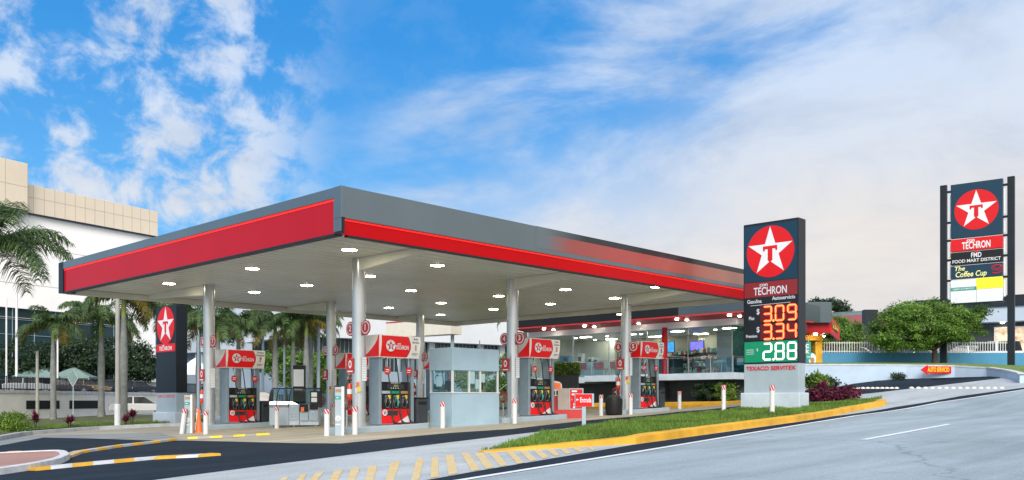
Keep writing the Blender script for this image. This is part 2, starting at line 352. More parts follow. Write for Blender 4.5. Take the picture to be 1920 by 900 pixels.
def thing(name, label, cat, loc, rz=0, group=None):
    o = bpy.data.objects.new(name, None); COL.objects.link(o); o.location = loc; o.rotation_euler = (0, 0, rz); o.empty_display_size = .3
    return tag(o, label, cat, group)
def dup(root, loc, rz=None, label=None, scale=None):
    def cp(o, par):
        c = o.copy(); COL.objects.link(c)
        if par: c.parent = par
        for ch in o.children: cp(ch, c)
        return c
    r = cp(root, None); r.location = loc
    if rz is not None: r.rotation_euler = (0, 0, rz)
    if scale: r.scale = scale
    if label: r['label'] = label
    return r
def FY(x, y, z): return Matrix(((1, 0, 0, x), (0, 0, -1, y), (0, 1, 0, z), (0, 0, 0, 1)))       # sheet facing local -y
def FX(x, y, z): return Matrix(((0, 0, -1, x), (-1, 0, 0, y), (0, 1, 0, z), (0, 0, 0, 1)))      # sheet facing local -x
def circ(r, n=40, cx=0, cy=0): return [(cx+r*math.cos(2*math.pi*i/n), cy+r*math.sin(2*math.pi*i/n)) for i in range(n)]
def star(R1, R2=None, rot=90): R2 = R2 or R1*.382; return [((R1 if i % 2 == 0 else R2)*math.cos(R(rot+36*i)), (R1 if i % 2 == 0 else R2)*math.sin(R(rot+36*i))) for i in range(10)]
def tee(k): return [(-.30*k, .22*k), (-.30*k, .03*k), (-.22*k, .03*k), (-.22*k, .10*k), (-.1*k, .10*k), (-.1*k, -.34*k), (0, -.42*k), (.1*k, -.34*k), (.1*k, .10*k), (.22*k, .10*k), (.22*k, .03*k), (.30*k, .03*k), (.30*k, .22*k)]
def emblem(mb, T, r, disc, st, tcol, outline=None):
    mb.prism(circ(r), .012, T, disc)
    d = .016
    if outline is not None: mb.prism(star(r*.97), d, T, outline); d += .003
    mb.prism(star(r*(.97 if outline is None else .86)), d, T, st); mb.prism(tee(r), d+.004, T, tcol)

# ------------------------------------------------------------------ ground sheets
def sheet(name, pts, m, off, fine=True, parent=None):
    bm = bmesh.new(); vs = [bm.verts.new((p[0], p[1], 0)) for p in pts]; bm.faces.new(vs)
    bmesh.ops.triangulate(bm, faces=bm.faces[:])
    def cut(co, no):
        bmesh.ops.bisect_plane(bm, geom=bm.verts[:]+bm.edges[:]+bm.faces[:], plane_co=co, plane_no=no)
    if fine:
        us = [(v.co.x-A0.x)*UD.x+(v.co.y-A0.y)*UD.y for v in bm.verts]; lo, hi = min(us), max(us)
        for u in range(15, 41):
            if lo < u < hi: cut(UV(u, 0), UD)
        if hi > 15:
            for v_ in range(0, 7): cut(UV(0, v_), VD)
    for v in bm.verts: v.co.z = h(v.co.x, v.co.y)+off
    bmesh.ops.recalc_face_normals(bm, faces=bm.faces[:])
    if sum(f.normal.z for f in bm.faces) < 0: bmesh.ops.reverse_faces(bm, faces=bm.faces[:])
    me = bpy.data.meshes.new(name); bm.to_mesh(me); bm.free(); me.materials.append(M[m]); o = bpy.data.objects.new(name, me); COL.objects.link(o)
    if parent: o.parent = parent
    return o
def gp(*px): return [G(*p) for p in px]
# ground reaching the horizon
bmg = bmesh.new()
xs = [-1500, -400, -150, -70]+list(range(-66, 70, 4))+[70, 150, 400, 1500]; ys = [-300, -60, -20]+list(range(-16, 110, 4))+[110, 200, 500, 2200]
vg = [[bmg.verts.new((x, y, 0)) for x in xs] for y in ys]
for j in range(len(ys)-1):
    for i in range(len(xs)-1): bmg.faces.new((vg[j][i], vg[j][i+1], vg[j+1][i+1], vg[j+1][i]))
for u in range(15, 41):
    ins = [f for f in bmg.faces if all(-75 < v.co.x < 75 and -25 < v.co.y < 115 for v in f.verts)]
    es = list({e for f in ins for e in f.edges}); vv = list({v for f in ins for v in f.verts})
    bmesh.ops.bisect_plane(bmg, geom=vv+es+ins, plane_co=UV(u, 0), plane_no=UD)
for v_ in range(0, 7):
    ins = [f for f in bmg.faces if all(-75 < v.co.x < 75 and -25 < v.co.y < 115 for v in f.verts)]
    es = list({e for f in ins for e in f.edges}); vv = list({v for f in ins for v in f.verts})
    bmesh.ops.bisect_plane(bmg, geom=vv+es+ins, plane_co=UV(0, v_), plane_no=VD)
for v in bmg.verts: v.co.z = h(v.co.x, v.co.y)-.03
me = bpy.data.meshes.new('ground'); bmg.to_mesh(me); bmg.free(); me.materials.append(M['ground']); go = bpy.data.objects.new('ground', me); COL.objects.link(go); struct(go)

edge = gp((870, 900), (1200, 847), (1500, 797), (1609, 779), (1760, 755), (1920, 731))   # white edge line of the main road
ed = (edge[-1]-edge[-2]).normalized(); edge.append(edge[-1]+ed*45)
e0 = (edge[0]-edge[1]).normalized(); edge.insert(0, edge[0]+e0*45)
side = Vector((ed.y, -ed.x, 0))
struct(sheet('road', [*edge, edge[-1]+side*34, edge[0]+side*34], 'road', .0))
# dark drainage strip between the edge line and the kerb
top = gp((811, 899), (900, 883), (1190, 834), (1500, 791), (1560, 781), (1681, 763), (1800, 743), (1920, 727))
top.insert(0, top[0]+e0*44); top.append(top[-1]+ed*44)
struct(sheet('road_shoulder', edge+top[::-1], 'asphalt', .004))
# apron concrete between shoulder and forecourt lane, including the driveway further up
apr = gp((295, 900), (480, 876), (762, 840), (900, 823), (1160, 792), (1392, 766.5), (1500, 752), (1612, 740), (1700, 730), (1753, 724), (1855, 712), (1905, 706))
apr.append(apr[-1]+ed*40); apr.insert(0, G(0, 948)); apr.insert(0, apr[0]+e0*30)
struct(sheet('apron', top+apr[::-1], 'apron', .008))
# asphalt lane along the forecourt and the dark entrance area
lane_top = gp((1392, 761.5), (1270, 773), (1100, 789), (960, 805), (846, 812.5), (720, 824), (640, 832.5), (560, 832), (480, 830), (350, 827), (265, 826), (180, 823), (82, 821), (0, 836), (-120, 862))
lane_bot = gp((-140, 972), (0, 948), (295, 900), (480, 876), (762, 840), (900, 823), (1160, 792), (1392, 766.5), (1500, 752), (1612, 740), (1753, 724), (1855, 712), (1880, 707), (1748, 713.5), (1640, 713), (1560, 716), (1500, 735))
struct(sheet('entrance_lane', lane_bot+lane_top, 'asphalt', .012))
# forecourt slab
fc = lane_top[:10]+gp((300, 812))+[UV(-4, 22), UV(20, 26), UV(27, 12), G(1500, 742), G(1440, 757)]
struct(sheet('forecourt', fc, 'slab', .016))
# worn lane to the left between kerb and asphalt, street behind
wl = gp((350, 827), (265, 826), (180, 823), (82, 821), (0, 836), (-120, 862), (-120, 838), (0, 825), (60, 816), (175, 806), (292, 801), (400, 797), (400, 812))
struct(sheet('worn_lane', wl, 'worn', .014))
bs = [UV(-12, 21), UV(30, 27), UV(42, 60), UV(-30, 62), UV(-34, 31)]
struct(sheet('back_street', bs, 'street', -.01))
# bed left of the drive
bed = gp((-60, 826), (0, 817), (50, 809), (175, 800.5), (290, 797), (400, 793))
bedp = bed+[P(400, 775, 62)-Vector((0, 0, 0)), P(213, 777, 76), P(50, 788, 66), P(-80, 790, 60)]
struct(sheet('verge', bedp, 'turf', .06))

def path_resample(pts, step):
    out = [pts[0].copy()]; acc = 0; cum = [0]
    for a, b in zip(pts, pts[1:]): cum.append(cum[-1]+(Vector((b.x-a.x, b.y-a.y))).length)
    L = cum[-1]; n = max(1, round(L/step)); res = []
    for k in range(n+1):
        s = L*k/n
        i = max(j for j in range(len(cum)) if cum[j] <= s+1e-9); i = min(i, len(pts)-2)
        t = (s-cum[i])/max(1e-9, cum[i+1]-cum[i]); res.append(pts[i].lerp(pts[i+1], t))
    return res
def kerb(name, pts, w, hh, mats, step=1.0, skew=0, top=.7, off=0, ramp=0):
    """kerb whose outer foot runs along pts, body lies to the left of the direction of travel; mats alternate"""
    ps = path_resample(pts, step); mb = MB(); n = len(ps); rows = []
    for k, p in enumerate(ps):
        d = (ps[min(k+1, n-1)]-ps[max(k-1, 0)]); d.z = 0; d.normalize(); s = Vector((-d.y, d.x, 0)); row = []; hk = hh*(min(1, .15+k*step/ramp) if ramp else 1)
        for a, z in ((0, -.05), (w*(1-top)/2*.6, hk*.92), (w*(1-top)/2+w*.04, hk), (w-w*(1-top)/2-w*.04, hk), (w-w*(1-top)/2*.6, hk*.92), (w, -.05)):
            q = p+s*a+d*(skew*(a/w-.5) if 0 < k < n-1 else 0); q.z = h(q.x, q.y)+z+off; row.append(q)
        rows.append(row)
    for k in range(n-1):
        for j in range(5): mb.add([rows[k][j], rows[k+1][j], rows[k+1][j+1], rows[k][j+1]], [(0, 1, 2, 3)], k % len(mats))
    mb.add(rows[0], [(0, 1, 2, 3, 4, 5)], 0); mb.add(rows[-1], [(5, 4, 3, 2, 1, 0)], (n-2) % len(mats))
    return mb.build(name, mats, smooth=True)
struct(kerb('kerb', gp((-60, 836), (0, 827), (50, 817), (175, 807), (292, 801.5), (400, 798)), .35, .17, ['kerbgrey'], 1.0))
# grass island beside the main road with its yellow kerb
isl = gp((908, 849.5), (1000, 844), (1100, 838), (1190, 833.5), (1269, 823), (1380, 807), (1500, 790.6), (1600, 772), (1660, 761), (1663, 757))
struct(kerb('kerb', isl, .42, .19, ['yellow'], .7, top=.8, ramp=5))
back = gp((1655, 752), (1600, 757), (1500, 764), (1400, 771), (1250, 788), (1120, 806), (1000, 827), (930, 843))
bed_o = []
for k, p in enumerate(isl):
    d = isl[min(k+1, len(isl)-1)]-isl[max(k-1, 0)]; d.z = 0; d.normalize(); bed_o.append(p+Vector((-d.y, d.x, 0))*.36)
island_poly = bed_o+back
po = sheet('planting_soil', island_poly, 'lawn', .13); struct(po)
for v_ in po.data.vertices: v_.co.z -= .12*(1-min(1, max(0, (v_.co.y-19)/3.5)))
def in_poly(x, y, poly):
    c = False; j = len(poly)-1
    for i in range(len(poly)):
        a, b = poly[i], poly[j]
        if (a[1] > y) != (b[1] > y) and x < (b[0]-a[0])*(y-a[1])/(b[1]-a[1])+a[0]: c = not c
        j = i
    return c
def blades(name, poly, n, hmin, hmax, w, m, label, z0=.1):
    xs = [p[0] for p in poly]; ys = [p[1] for p in poly]; vs = []; fs = []; k = 0; rng = random.Random(3)
    while k < n:
        x = rng.uniform(min(xs), max(xs)); y = rng.uniform(min(ys), max(ys))
        if not in_poly(x, y, poly): continue
        cl = .6+.8*abs(math.sin(x*2.3+math.sin(y*1.7))*math.cos(y*1.1+x*.6))
        hh = rng.uniform(hmin, hmax)*cl; a = rng.uniform(0, 6.283); ln = rng.uniform(.2, .7)*hh; b = rng.uniform(0, 6.283)
        ww = w*rng.uniform(.7, 1.3); c, s_ = math.cos(a)*ww, math.sin(a)*ww; z = h(x, y)+z0*(min(1, .2+max(0, (y-18.5)/4)) if z0 > .1 else 1); dx, dy = math.cos(b)*ln, math.sin(b)*ln
        o = len(vs); vs += [(x-c, y-s_, z), (x+c, y+s_, z), (x+dx*.35+c*.6, y+dy*.35+s_*.6, z+hh*.6), (x+dx*.35-c*.6, y+dy*.35-s_*.6, z+hh*.6), (x+dx, y+dy, z+hh)]
        fs += [(o, o+1, o+2, o+3), (o+3, o+2, o+4)]; k += 1
    me = bpy.data.meshes.new(name); me.from_pydata(vs, [], fs); me.materials.append(M[m]); o = bpy.data.objects.new(name, me); COL.objects.link(o)
    return tag(o, label, 'grass', kind='stuff')
blades('grass', island_poly, 48000, .05, .13, .011, 'grassblade', 'bright green grass on the long roadside island', .13)
verge_front = gp((-20, 817), (50, 808.5), (175, 800), (292, 796), (400, 793), (400, 791), (292, 794.5), (175, 797.5), (50, 805.5), (-20, 813))
blades('grass', verge_front, 6000, .08, .2, .012, 'grassblade', 'narrow strip of green grass along the left kerb', .05)
# markings
def marks(name, quads, m, off):
    mb = MB()
    for q in quads:
        pts = gp(*q)
        mb.add([(p.x, p.y, h(p.x, p.y)+off) for p in pts], [(3, 2, 1, 0)])
    return struct(mb.build(name, m))
CH = [((529, 896.5), (541.5, 895), (530, 912), (514, 913)), ((563, 892), (575, 890.6), (563, 911), (548, 912)), ((593, 887.6), (608, 886), (589, 909), (573, 910)), ((627, 883.5), (643, 882), (629, 910), (613, 911)),
      ((658, 879.5), (675.6, 878), (662, 910), (648, 911)), ((690.5, 875.4), (708, 874), (698, 909), (682, 910)), ((732.5, 868.6), (751.4, 866), (737, 906), (721, 908)),
      ((781, 862), (795, 860.5), (786, 901), (770, 903)), ((809.6, 859), (822, 858), (822, 896), (807, 898)), ((835.4, 855), (850, 853), (858, 889), (841, 893)),
      ((865, 851), (878.7, 850.5), (900, 882), (884, 885)), ((889.5, 850.8), (906, 850), (926, 877.6), (911, 881)), ((916.6, 850), (931.5, 849.5), (952, 873), (938, 876)),
      ((950, 848.6), (962.5, 848.2), (983, 869), (970, 871)), ((975, 847.6), (989, 846.6), (1006, 863), (994, 866)), ((1000, 846), (1014, 845), (1030, 859), (1017, 861)),
      ((1023, 844.4), (1037.5, 843.6), (1050, 855), (1040.6, 856)), ((1048, 843), (1061, 842), (1072, 850), (1062.5, 852.5)), ((1072, 841.4), (1084, 840.6), (1097, 847), (1087.5, 849)), ((1100, 839.7), (1109, 839.2), (1117, 844), (1109, 845))]
marks('hatched_marking', CH, 'fadeyel', .014)
def line(name, pts, w, off, m='paveline'):
    ps = path_resample(pts, 1.0); mb = MB(); rows = []
    for k, p in enumerate(ps):
        d = ps[min(k+1, len(ps)-1)]-ps[max(k-1, 0)]; d.z = 0; d.normalize(); s = Vector((-d.y, d.x, 0))*w/2
        for q in (p-s, p+s): rows.append((q.x, q.y, h(q.x, q.y)+off))
    mb.add(rows, [(2*k, 2*k+2, 2*k+3, 2*k+1) for k in range(len(ps)-1)])
    return struct(mb.build(name, m))
line('edge_line', edge, .16, .010)
line('lane_line', gp((1619, 825), (1781, 795.5)), .15, .008)
far_edge = [p+side*9 for p in edge]
line('lane_line', gp((1180, 912), (1000, 945)), .15, .008)
# striped dividers of the entrance
struct(kerb('traffic_divider', gp((70, 884), (180, 873), (300, 862), (400, 857), (416, 855)), .55, .06, ['yellow', 'kerbw'], .45, skew=.35))
struct(kerb('traffic_divider', gp((133, 860), (160, 850), (230, 839), (290, 832), (334, 826)), .34, .07, ['yellow', 'kerbgrey'], .5, skew=.25))
struct(kerb('traffic_divider', gp((-20, 862), (12, 855), (43, 850)), .4, .07, ['yellow', 'kerbw'], .42, skew=.3))
struct(kerb('traffic_divider', gp((352, 824), (420, 821), (506, 816)), .34, .07, ['yellowbr', 'conc'], .36, skew=.2))
# red paved median nose with white kerb
nose = gp((-60, 899), (0, 892), (70, 881), (115, 871), (133, 862), (126, 855), (108, 853.5), (50, 856), (0, 858.5), (-60, 862))
struct(kerb('kerb', nose, .22, .14, ['kerbw'], .4, top=.7))
inner = []
for k, p in enumerate(nose):
    d = nose[min(k+1, len(nose)-1)]-nose[max(k-1, 0)]; d.z = 0; d.normalize(); inner.append(p+Vector((-d.y, d.x, 0))*.2)
struct(sheet('median_paving', inner, 'brick', .12))
# yellow kerbs further back
struct(kerb('kerb', [UV(24, 12.5), UV(24.2, 8), UV(24.4, 4), UV(24.6, 1.5)][::-1], .3, .16, ['yellow'], 1.0))

# ------------------------------------------------------------------ fuel canopy
ZB, ZC, ZT = 5.70, 5.92, 6.94; LU, LV = 22.2, 19.4
can = thing('fuel_canopy', 'large flat filling station canopy with grey and red fascia over the pumps', 'canopy', UV(0, 0, 0), UANG)
mb = MB(); mb.bb(.25, LU-.25, .25, LV-.25, ZC, ZC+.05); 
ceil = mb.build('ceiling', 'ceiling', can)
mb = MB()
for k in range(1, 38): mb.bb(.3, LU-.3, k*.5-.004, k*.5+.004, ZC-.004, ZC+.01)
mb.build('ceiling_seam', 'seamgrey' if 'seamgrey' in M else 'steel', can)
mb = MB(); mb.bb(.1, LU-.1, .1, LV-.1, ZT-.25, ZT-.12); mb.build('roof', 'dark', can)
mb = MB()   # grey fascia: tall band along the street side, shallow cap along the other sides
mb.bb(0, LU, -.0, .12, ZB+.40, ZT)
mb.bb(0, .12, .12, LV, ZT-.29, ZT); mb.bb(LU-.12, LU, .12, LV, ZT-.29, ZT); mb.bb(.12, LU-.12, LV-.12, LV, ZB, ZT)
mb.bb(-.012, .12, -.012, .34, ZB+.40, ZT+.003); mb.bb(-.012, .1, .0, .34, ZB+.05, ZB+.40)
mb.bb(LU-.1, LU, .0, LV, ZB, ZT-.29)
mb.build('grey_fascia', 'greyfascia', can, bevel=.01)
MB().bb(.3, LU-.12, LV-.2, LV-.121, ZB-.004, ZC-.002).bb(LU-.2, LU-.121, .4, LV-.2, ZB-.004, ZC-.002).bb(.3, LU-.004, LV-.12, LV-.004, ZB-.02, ZB-.002).build('edge_lip', 'ceiling', can)
mb = MB(); mb.bb(-.012, .5, LV-.45, LV+.01, ZB, ZT+.003); mb.prism([(0, 0), (.3, 0), (.12, .42), (-.02, .42)], .1, Matrix(((0, 0, -1, .1), (1, 0, 0, 0), (0, 1, 0, ZB), (0, 0, 0, 1))), 0, True)
mb.bb(0.02, .25, .3, LV-.4, ZB-.02, ZB+.03); mb.bb(.4, LU-.1, .28, .42, ZB-.02, ZB+.03)
mb.build('dark_trim', 'navy', can)
mb = MB(); mb.bb(.05, .2, .34, LV-.45, ZB+.03, ZT-.35); mb.build('red_fascia', 'red', can); mb = MB()
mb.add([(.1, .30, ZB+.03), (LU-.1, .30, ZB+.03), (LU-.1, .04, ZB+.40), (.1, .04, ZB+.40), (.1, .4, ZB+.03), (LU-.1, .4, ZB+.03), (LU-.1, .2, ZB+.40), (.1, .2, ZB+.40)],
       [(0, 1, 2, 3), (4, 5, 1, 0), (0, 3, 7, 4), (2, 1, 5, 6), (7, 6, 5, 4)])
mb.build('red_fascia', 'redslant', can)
mb = MB(); mb.bb(.035, .15, .34, LV-.45, ZT-.35, ZT-.29); mb.bb(.14, LU-.1, .05, .14, ZB+.35, ZB+.397); mb.build('light_strip', 'redlit', can)
# red field in the street fascia, colour ramped from grey along its length
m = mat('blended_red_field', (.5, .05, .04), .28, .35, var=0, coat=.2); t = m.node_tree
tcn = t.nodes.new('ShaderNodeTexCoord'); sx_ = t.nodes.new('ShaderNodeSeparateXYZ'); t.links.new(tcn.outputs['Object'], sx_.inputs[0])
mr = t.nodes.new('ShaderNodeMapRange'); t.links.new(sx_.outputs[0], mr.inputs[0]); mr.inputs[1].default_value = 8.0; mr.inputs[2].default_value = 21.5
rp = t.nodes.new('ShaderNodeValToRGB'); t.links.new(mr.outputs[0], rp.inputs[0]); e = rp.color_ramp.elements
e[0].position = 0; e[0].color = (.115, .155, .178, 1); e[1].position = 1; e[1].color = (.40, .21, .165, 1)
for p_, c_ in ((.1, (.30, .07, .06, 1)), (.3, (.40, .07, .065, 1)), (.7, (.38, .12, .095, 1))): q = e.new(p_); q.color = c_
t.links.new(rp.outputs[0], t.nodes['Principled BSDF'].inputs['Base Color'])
mb = MB(); mb.bb(7.6, LU-.02, -.004, .05, ZB+.55, ZT-.2); mb.build('red_ramp_field', m, can)
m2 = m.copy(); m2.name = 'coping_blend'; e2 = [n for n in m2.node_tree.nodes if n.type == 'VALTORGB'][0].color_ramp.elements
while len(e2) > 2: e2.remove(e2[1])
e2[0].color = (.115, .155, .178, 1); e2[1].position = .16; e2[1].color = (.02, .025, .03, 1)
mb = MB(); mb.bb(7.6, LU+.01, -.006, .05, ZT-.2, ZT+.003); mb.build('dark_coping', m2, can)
# ceiling lamps
LP = [(655, 470), (473, 505), (575, 536), (477, 549), (317, 533), (820, 499), (692, 519), (771, 546), (729, 578), (700, 593), (827, 569), (826, 591), (935, 556), (925, 581), (1060, 544), (1032, 571), (1152, 560), (1231, 539), (1165, 590)]
lm = None
for i, (px, py) in enumerate(LP):
    Y = (ZC-.03-CZ)*F_PX/(HY-py); w = Vector(((px-CX)/F_PX*Y, Y, 0))-A0; u, v = w.dot(UD), w.dot(VD)
    if lm is None:
        a = MB().lathe([(.26, .0), (.26, -.010), (.235, -.010), (.235, -.004)], 24).build('ceiling_lamp', 'chrome', can, True)
        b = MB().lathe([(.23, -.004), (.23, -.012), (.15, -.018)], 24).build('diffuser', 'lamp', a, True); lm = a
    else:
        a = lm.copy(); COL.objects.link(a); b = lm.children[0].copy(); COL.objects.link(b); b.parent = a
    a.location = (u, v, ZC-.002)
# columns
COLS = [(673, 485, .222, '1', '2'), (961, 523, .222, '3', '4'), (1174, 553, .222, '5', '6'), (392, 534, .222, '7', '8'), (621, 566, .222, '9', '10'), (788, 590, .222, '11', '')]
cpos = []
def numdisc(mb, num, x, y, z):
    if not num: return
    mb.bb(x+.0, x+.05, min(y, y*.3), max(y, y*.3), z-.24, z+.16, 0)
    T = FX(x-.005, y, z); mb.prism(circ(.235, 28), .03, T, 0); mb.prism(circ(.20, 28), .036, T, 1); mb.prism(circ(.165, 28), .042, T, 0)
    mb.text(num, .26, FX(x-.048, y, z), 1, .03)
for px, py, r, n1, n2 in COLS:
    Y = (ZC-CZ)*F_PX/(HY-py); p = Vector(((px-CX)/F_PX*Y, Y, 0)); w = p-A0; cu, cv = w.dot(UD), w.dot(VD); zg = h(p.x, p.y); cpos.append((p, cu, cv, zg))
    c = MB().cyl((0, 0, zg+.15), (0, 0, ZC), r, n=32).cyl((0, 0, zg+3.55), (0, 0, zg+3.56), r+.003, n=32).cyl((0, 0, zg+1.6), (0, 0, zg+1.61), r+.003, n=32).cyl((0, 0, zg+.18), (0, 0, zg+.3), r+.05, n=32)
    o = c.build('column', 'steel', can, True); o.location = (cu, cv, 0)
    mb = MB()
    for off_, nm in ((-.44, n1), (.36, n2)): numdisc(mb, nm, -.04, off_, CZ+2.36)
    mb.build('number_sign', ['redpaint', 'signwhite'], o)
    mb = MB(); T = FX(-.235, .14, zg+2.16); mb.prism([(-.19, -.24), (.19, -.24), (.19, .24), (-.19, .24)], .012, T, 0)
    mb.prism([(.11*math.cos(a)*.75, .11*math.sin(a)*1.2+.05) for a in [i*math.pi/10 for i in range(20)]], .016, T, 1); mb.prism([(.05*math.cos(a)*.75, .07*math.sin(a)+.05) for a in [i*math.pi/10 for i in range(20)]], .02, T, 0)
    mb.bb(-.252, -.248, -.0, .28, zg+1.96, zg+2.0, 1); mb.build('safety_sign', ['redpaint', 'signwhite'], o)
    mb = MB(); mb.prism([(-.09, -.38), (.09, -.38), (.09, .38), (-.09, .38)], .01, FY(.03, -r-.012, zg+2.05), 0)
    for q in range(9): mb.prism([(-.07, .3-q*.075), (.07, .3-q*.075), (.07, .315-q*.075), (-.07, .315-q*.075)], .013, FY(.03, -r-.012, zg+2.05), 1)
    mb.build('notice', ['signwhite', 'palegrey'], o)
    if n1 in ('1', '5', '9'):
        mb = MB(); T = FX(-.19, -.13, zg+1.45)
        for q, (a, b, c_) in enumerate(((-.15, .05, 0), (-.02, .02, 1), (.06, -.14, 2), (-.15, -.18, 3))): mb.prism([(a, b), (a+.14, b+.02), (a+.16, b+.16), (a, b+.16)], .008+.002*q, T, c_)
        mb.build('sticker', ['screen', 'orange', 'yellowbr', 'signwhite'], o)
# cantilever brackets between columns and canopy edge
for i, (p, cu, cv, zg) in enumerate(cpos):
    y1 = .6 if i < 3 else LV-.15; sg = -1 if i < 3 else 1
    mb = MB(); ye = y1-cv
    vs = [(x, sg*.15, z) for x in (-.12, .12) for z in (ZC-.42, ZC-.002)]+[(x, ye, z) for x in (-.12, .12) for z in (ZC-.14, ZC-.002)]
    mb.add(vs, [(0, 1, 3, 2), (4, 6, 7, 5), (0, 4, 5, 1), (2, 3, 7, 6), (0, 2, 6, 4), (1, 5, 7, 3)]); mb.build('bracket', 'ceiling', can, bevel=.02).location = (cu, cv, 0)

# ------------------------------------------------------------------ pump islands and dispensers
def island_at(p, lab):
    mb = MB(); x0, x1 = -1.1, 2.75
    prof = [(x0+.3*(1-math.cos(a)) if 0 else 0, 0) for a in (0,)]
    pts = []
    for k in range(9): a = math.pi/2+math.pi*k/8; pts.append((x0+.6*math.cos(a)*.5+.3, .6*math.sin(a)))
    for k in range(9): a = -math.pi/2+math.pi*k/8; pts.append((x1+.6*math.cos(a)*.5-.3, .6*math.sin(a)))
    T = Matrix.Translation((0, 0, -.35)); mb.prism(pts, .53, T, 0)
    o = mb.build('pump_island', 'palegrey', bevel=.03, loc=(p.x, p.y, h(p.x, p.y)+.02), rz=UANG); o.rotation_euler = (0, -math.atan(.0317), UANG)
    tag(o, lab, 'kerb island', 'raised kerb islands under the pumps'); return o
def make_pump(label, loc):
    t = thing('fuel_dispenser', label, 'fuel pump', loc, UANG, 'fuel dispensers under the canopy')
    w, dp = 1.5, .62                                       # dispenser lies along local x, street face on local -y
    for x in (-w/2+.06, w/2-.06): MB().bb(x-.06, x+.06, -dp/2+.05, dp/2-.05, 0, 2.24).build('post', 'postgrey', t, bevel=.015)
    # overhead sign: barrel sided box
    prof = []; y0, z0, z1 = .44, 2.22, 2.95
    for k in range(9): f = k/8; prof.append((-y0+.10*(1-f)**2-.02*math.sin(math.pi*f)-.02*0, z0+(z1-z0)*f))
    prof2 = prof+[(-y, z) for y, z in prof[::-1]]
    xs_ = (-.86, .88); nn = len(prof2); vs = [(x, y, z) for x in xs_ for y, z in prof2]
    mb = MB().add(vs, [tuple(range(nn-1, -1, -1)), tuple(range(nn, 2*nn))]+[(i, nn+i, nn+(i+1) % nn, (i+1) % nn) if False else (i, (i+1) % nn, nn+(i+1) % nn, nn+i) for i in range(nn)], 0)
    sb = mb.build('sign_box', 'signplastic', t)
    def onface(x, f, side=-1, d=.006):                        # point on barrel face
        y = -y0+.10*(1-f)**2-.02*math.sin(math.pi*f); return (x, (y-d) if side < 0 else -(y-d), z0+(z1-z0)*f)
    for side in (-1, 1):
        mb = MB(); rows = []; n = 12
        for k in range(n+1): f = .03+.94*k/n; xr = .30+.14*math.sin(math.pi*f*.95+.1); rows.append((f, -.78, xr))
        for k in range(n):
            (fa, a0, a1), (fb, b0, b1) = rows[k], rows[k+1]; mb.add([onface(a0, fa, side), onface(a1, fa, side), onface(b1, fb, side), onface(b0, fb, side)], [(0, 1, 2, 3)], 0)
            mb.add([onface(a1, fa, side, .007), onface(a1+.02, fa, side, .007), onface(b1+.02, fb, side, .007), onface(b1, fb, side, .007)], [(0, 1, 2, 3)], 1)
        mb.build('red_panel', ['pumpred', 'blacktext'], sb)
    mb = MB(); T = FX(-.862, 0, z0)                         # end cap swoosh
    sw = [(.47-.04, 0.02), (.43, .71)]+[(.43-.04-.78*(k/10)**1.7, .71-.69*(k/10)) for k in range(11)]
    mb.prism([(a-.02, b) for a, b in sw][::-1], .008, T, 0)
    mb.build('end_swoosh', 'pumpred', sb)
    mb = MB(); emblem(mb, FY(-.42, -.462, 2.6), .19, 0, 1, 0, 2); mb.build('emblem', ['signwhite', 'signred', 'blacktext'], sb)
    mb = MB(); mb.text('TECHRON', .19, FY(.07, -.462, 2.55), 0, .02, fw=.56); mb.text('con', .1, FY(-.06, -.462, 2.68), 0, .02, 1); mb.build('lettering', 'signwhite', sb)
    # dispenser cabinet
    mb = MB(); mb.bb(-w/2+.13, w/2-.13, -dp/2+.12, dp/2-.12, .52, 1.42); cab = mb.build('cabinet', 'black', t, bevel=.015)
    mb = MB(); mb.bb(-w/2+.125, w/2-.125, -dp/2+.11, dp/2-.11, .04, .52)
    mb.prism([(.1, .03), (.6, .03), (.6, .28)], .006, FY(0, -dp/2+.11, .04), 1); mb.prism([(-.35, .26), (.1, .26), (.1, .42), (-.35, .42)], .005, FY(0, -dp/2+.11, .04), 2)
    lo = mb.build('lower_panel', ['pumpred', 'signwhite', 'dark'], t)
    mb = MB(); emblem(mb, FY(-.46, -dp/2+.103, .4), .1, 0, 1, 0, None); mb.build('emblem', ['signwhite', 'blacktext'], lo)
    mb = MB(); T = FY(0, -dp/2+.117, 0)
    mb.prism([(-.35, 1.18), (.35, 1.18), (.35, 1.34), (-.35, 1.34)], .012, T, 0); mb.prism([(-.08, 1.25), (.12, 1.25), (.12, 1.33), (-.08, 1.33)], .02, T, 1)
    for k in range(4): mb.prism(circ(.018, 10, -.2+.1*k, 1.21), .02, T, 3)
    for k, c_ in enumerate((2, 4, 5)): mb.prism([(-.58+k*.4, 1.03), (-.22+k*.4, 1.03), (-.22+k*.4, 1.12), (-.58+k*.4, 1.12)], .01, T, c_)
    mb.text('AUTO SERVICIO', .055, FY(0, -dp/2+.11, 1.385), 3, .02); mb.build('display', ['dark', 'variegated', 'palegrey', 'signwhite', 'green', 'tan'], cab)
    for k, nm in enumerate(('dark', 'teal', 'dark')):
        x = -.36+.36*k
        mb = MB(); T = FY(x, -dp/2+.118, .76)
        o_ = [(-.08, .2), (.1, .2), (.13, .0), (.06, -.2), (-.05, -.2), (-.1, 0)]; i_ = [(a*.82, b*.88) for a, b in o_]
        mb.prism(o_, .02, T, 0); mb.prism(i_, .024, T, 1); mb.prism([(.04, .1), (.13, .1), (.13, .22), (.04, .22)], .03, T, 2)
        hs_ = mb.build('nozzle_holster', ['chrome', 'black', 'yellowbr'], cab)
        mb = MB(); y = -dp/2+.05
        mb.tube([(x-.03, y, .92), (x-.01, y-.02, .86), (x+.02, y-.03, .76), (x+.03, y-.03, .62)], .028, 6, 0); mb.tube([(x-.03, y, .92), (x-.05, y+.02, .84), (x-.05, y+.04, .72)], .014, 6, 1)
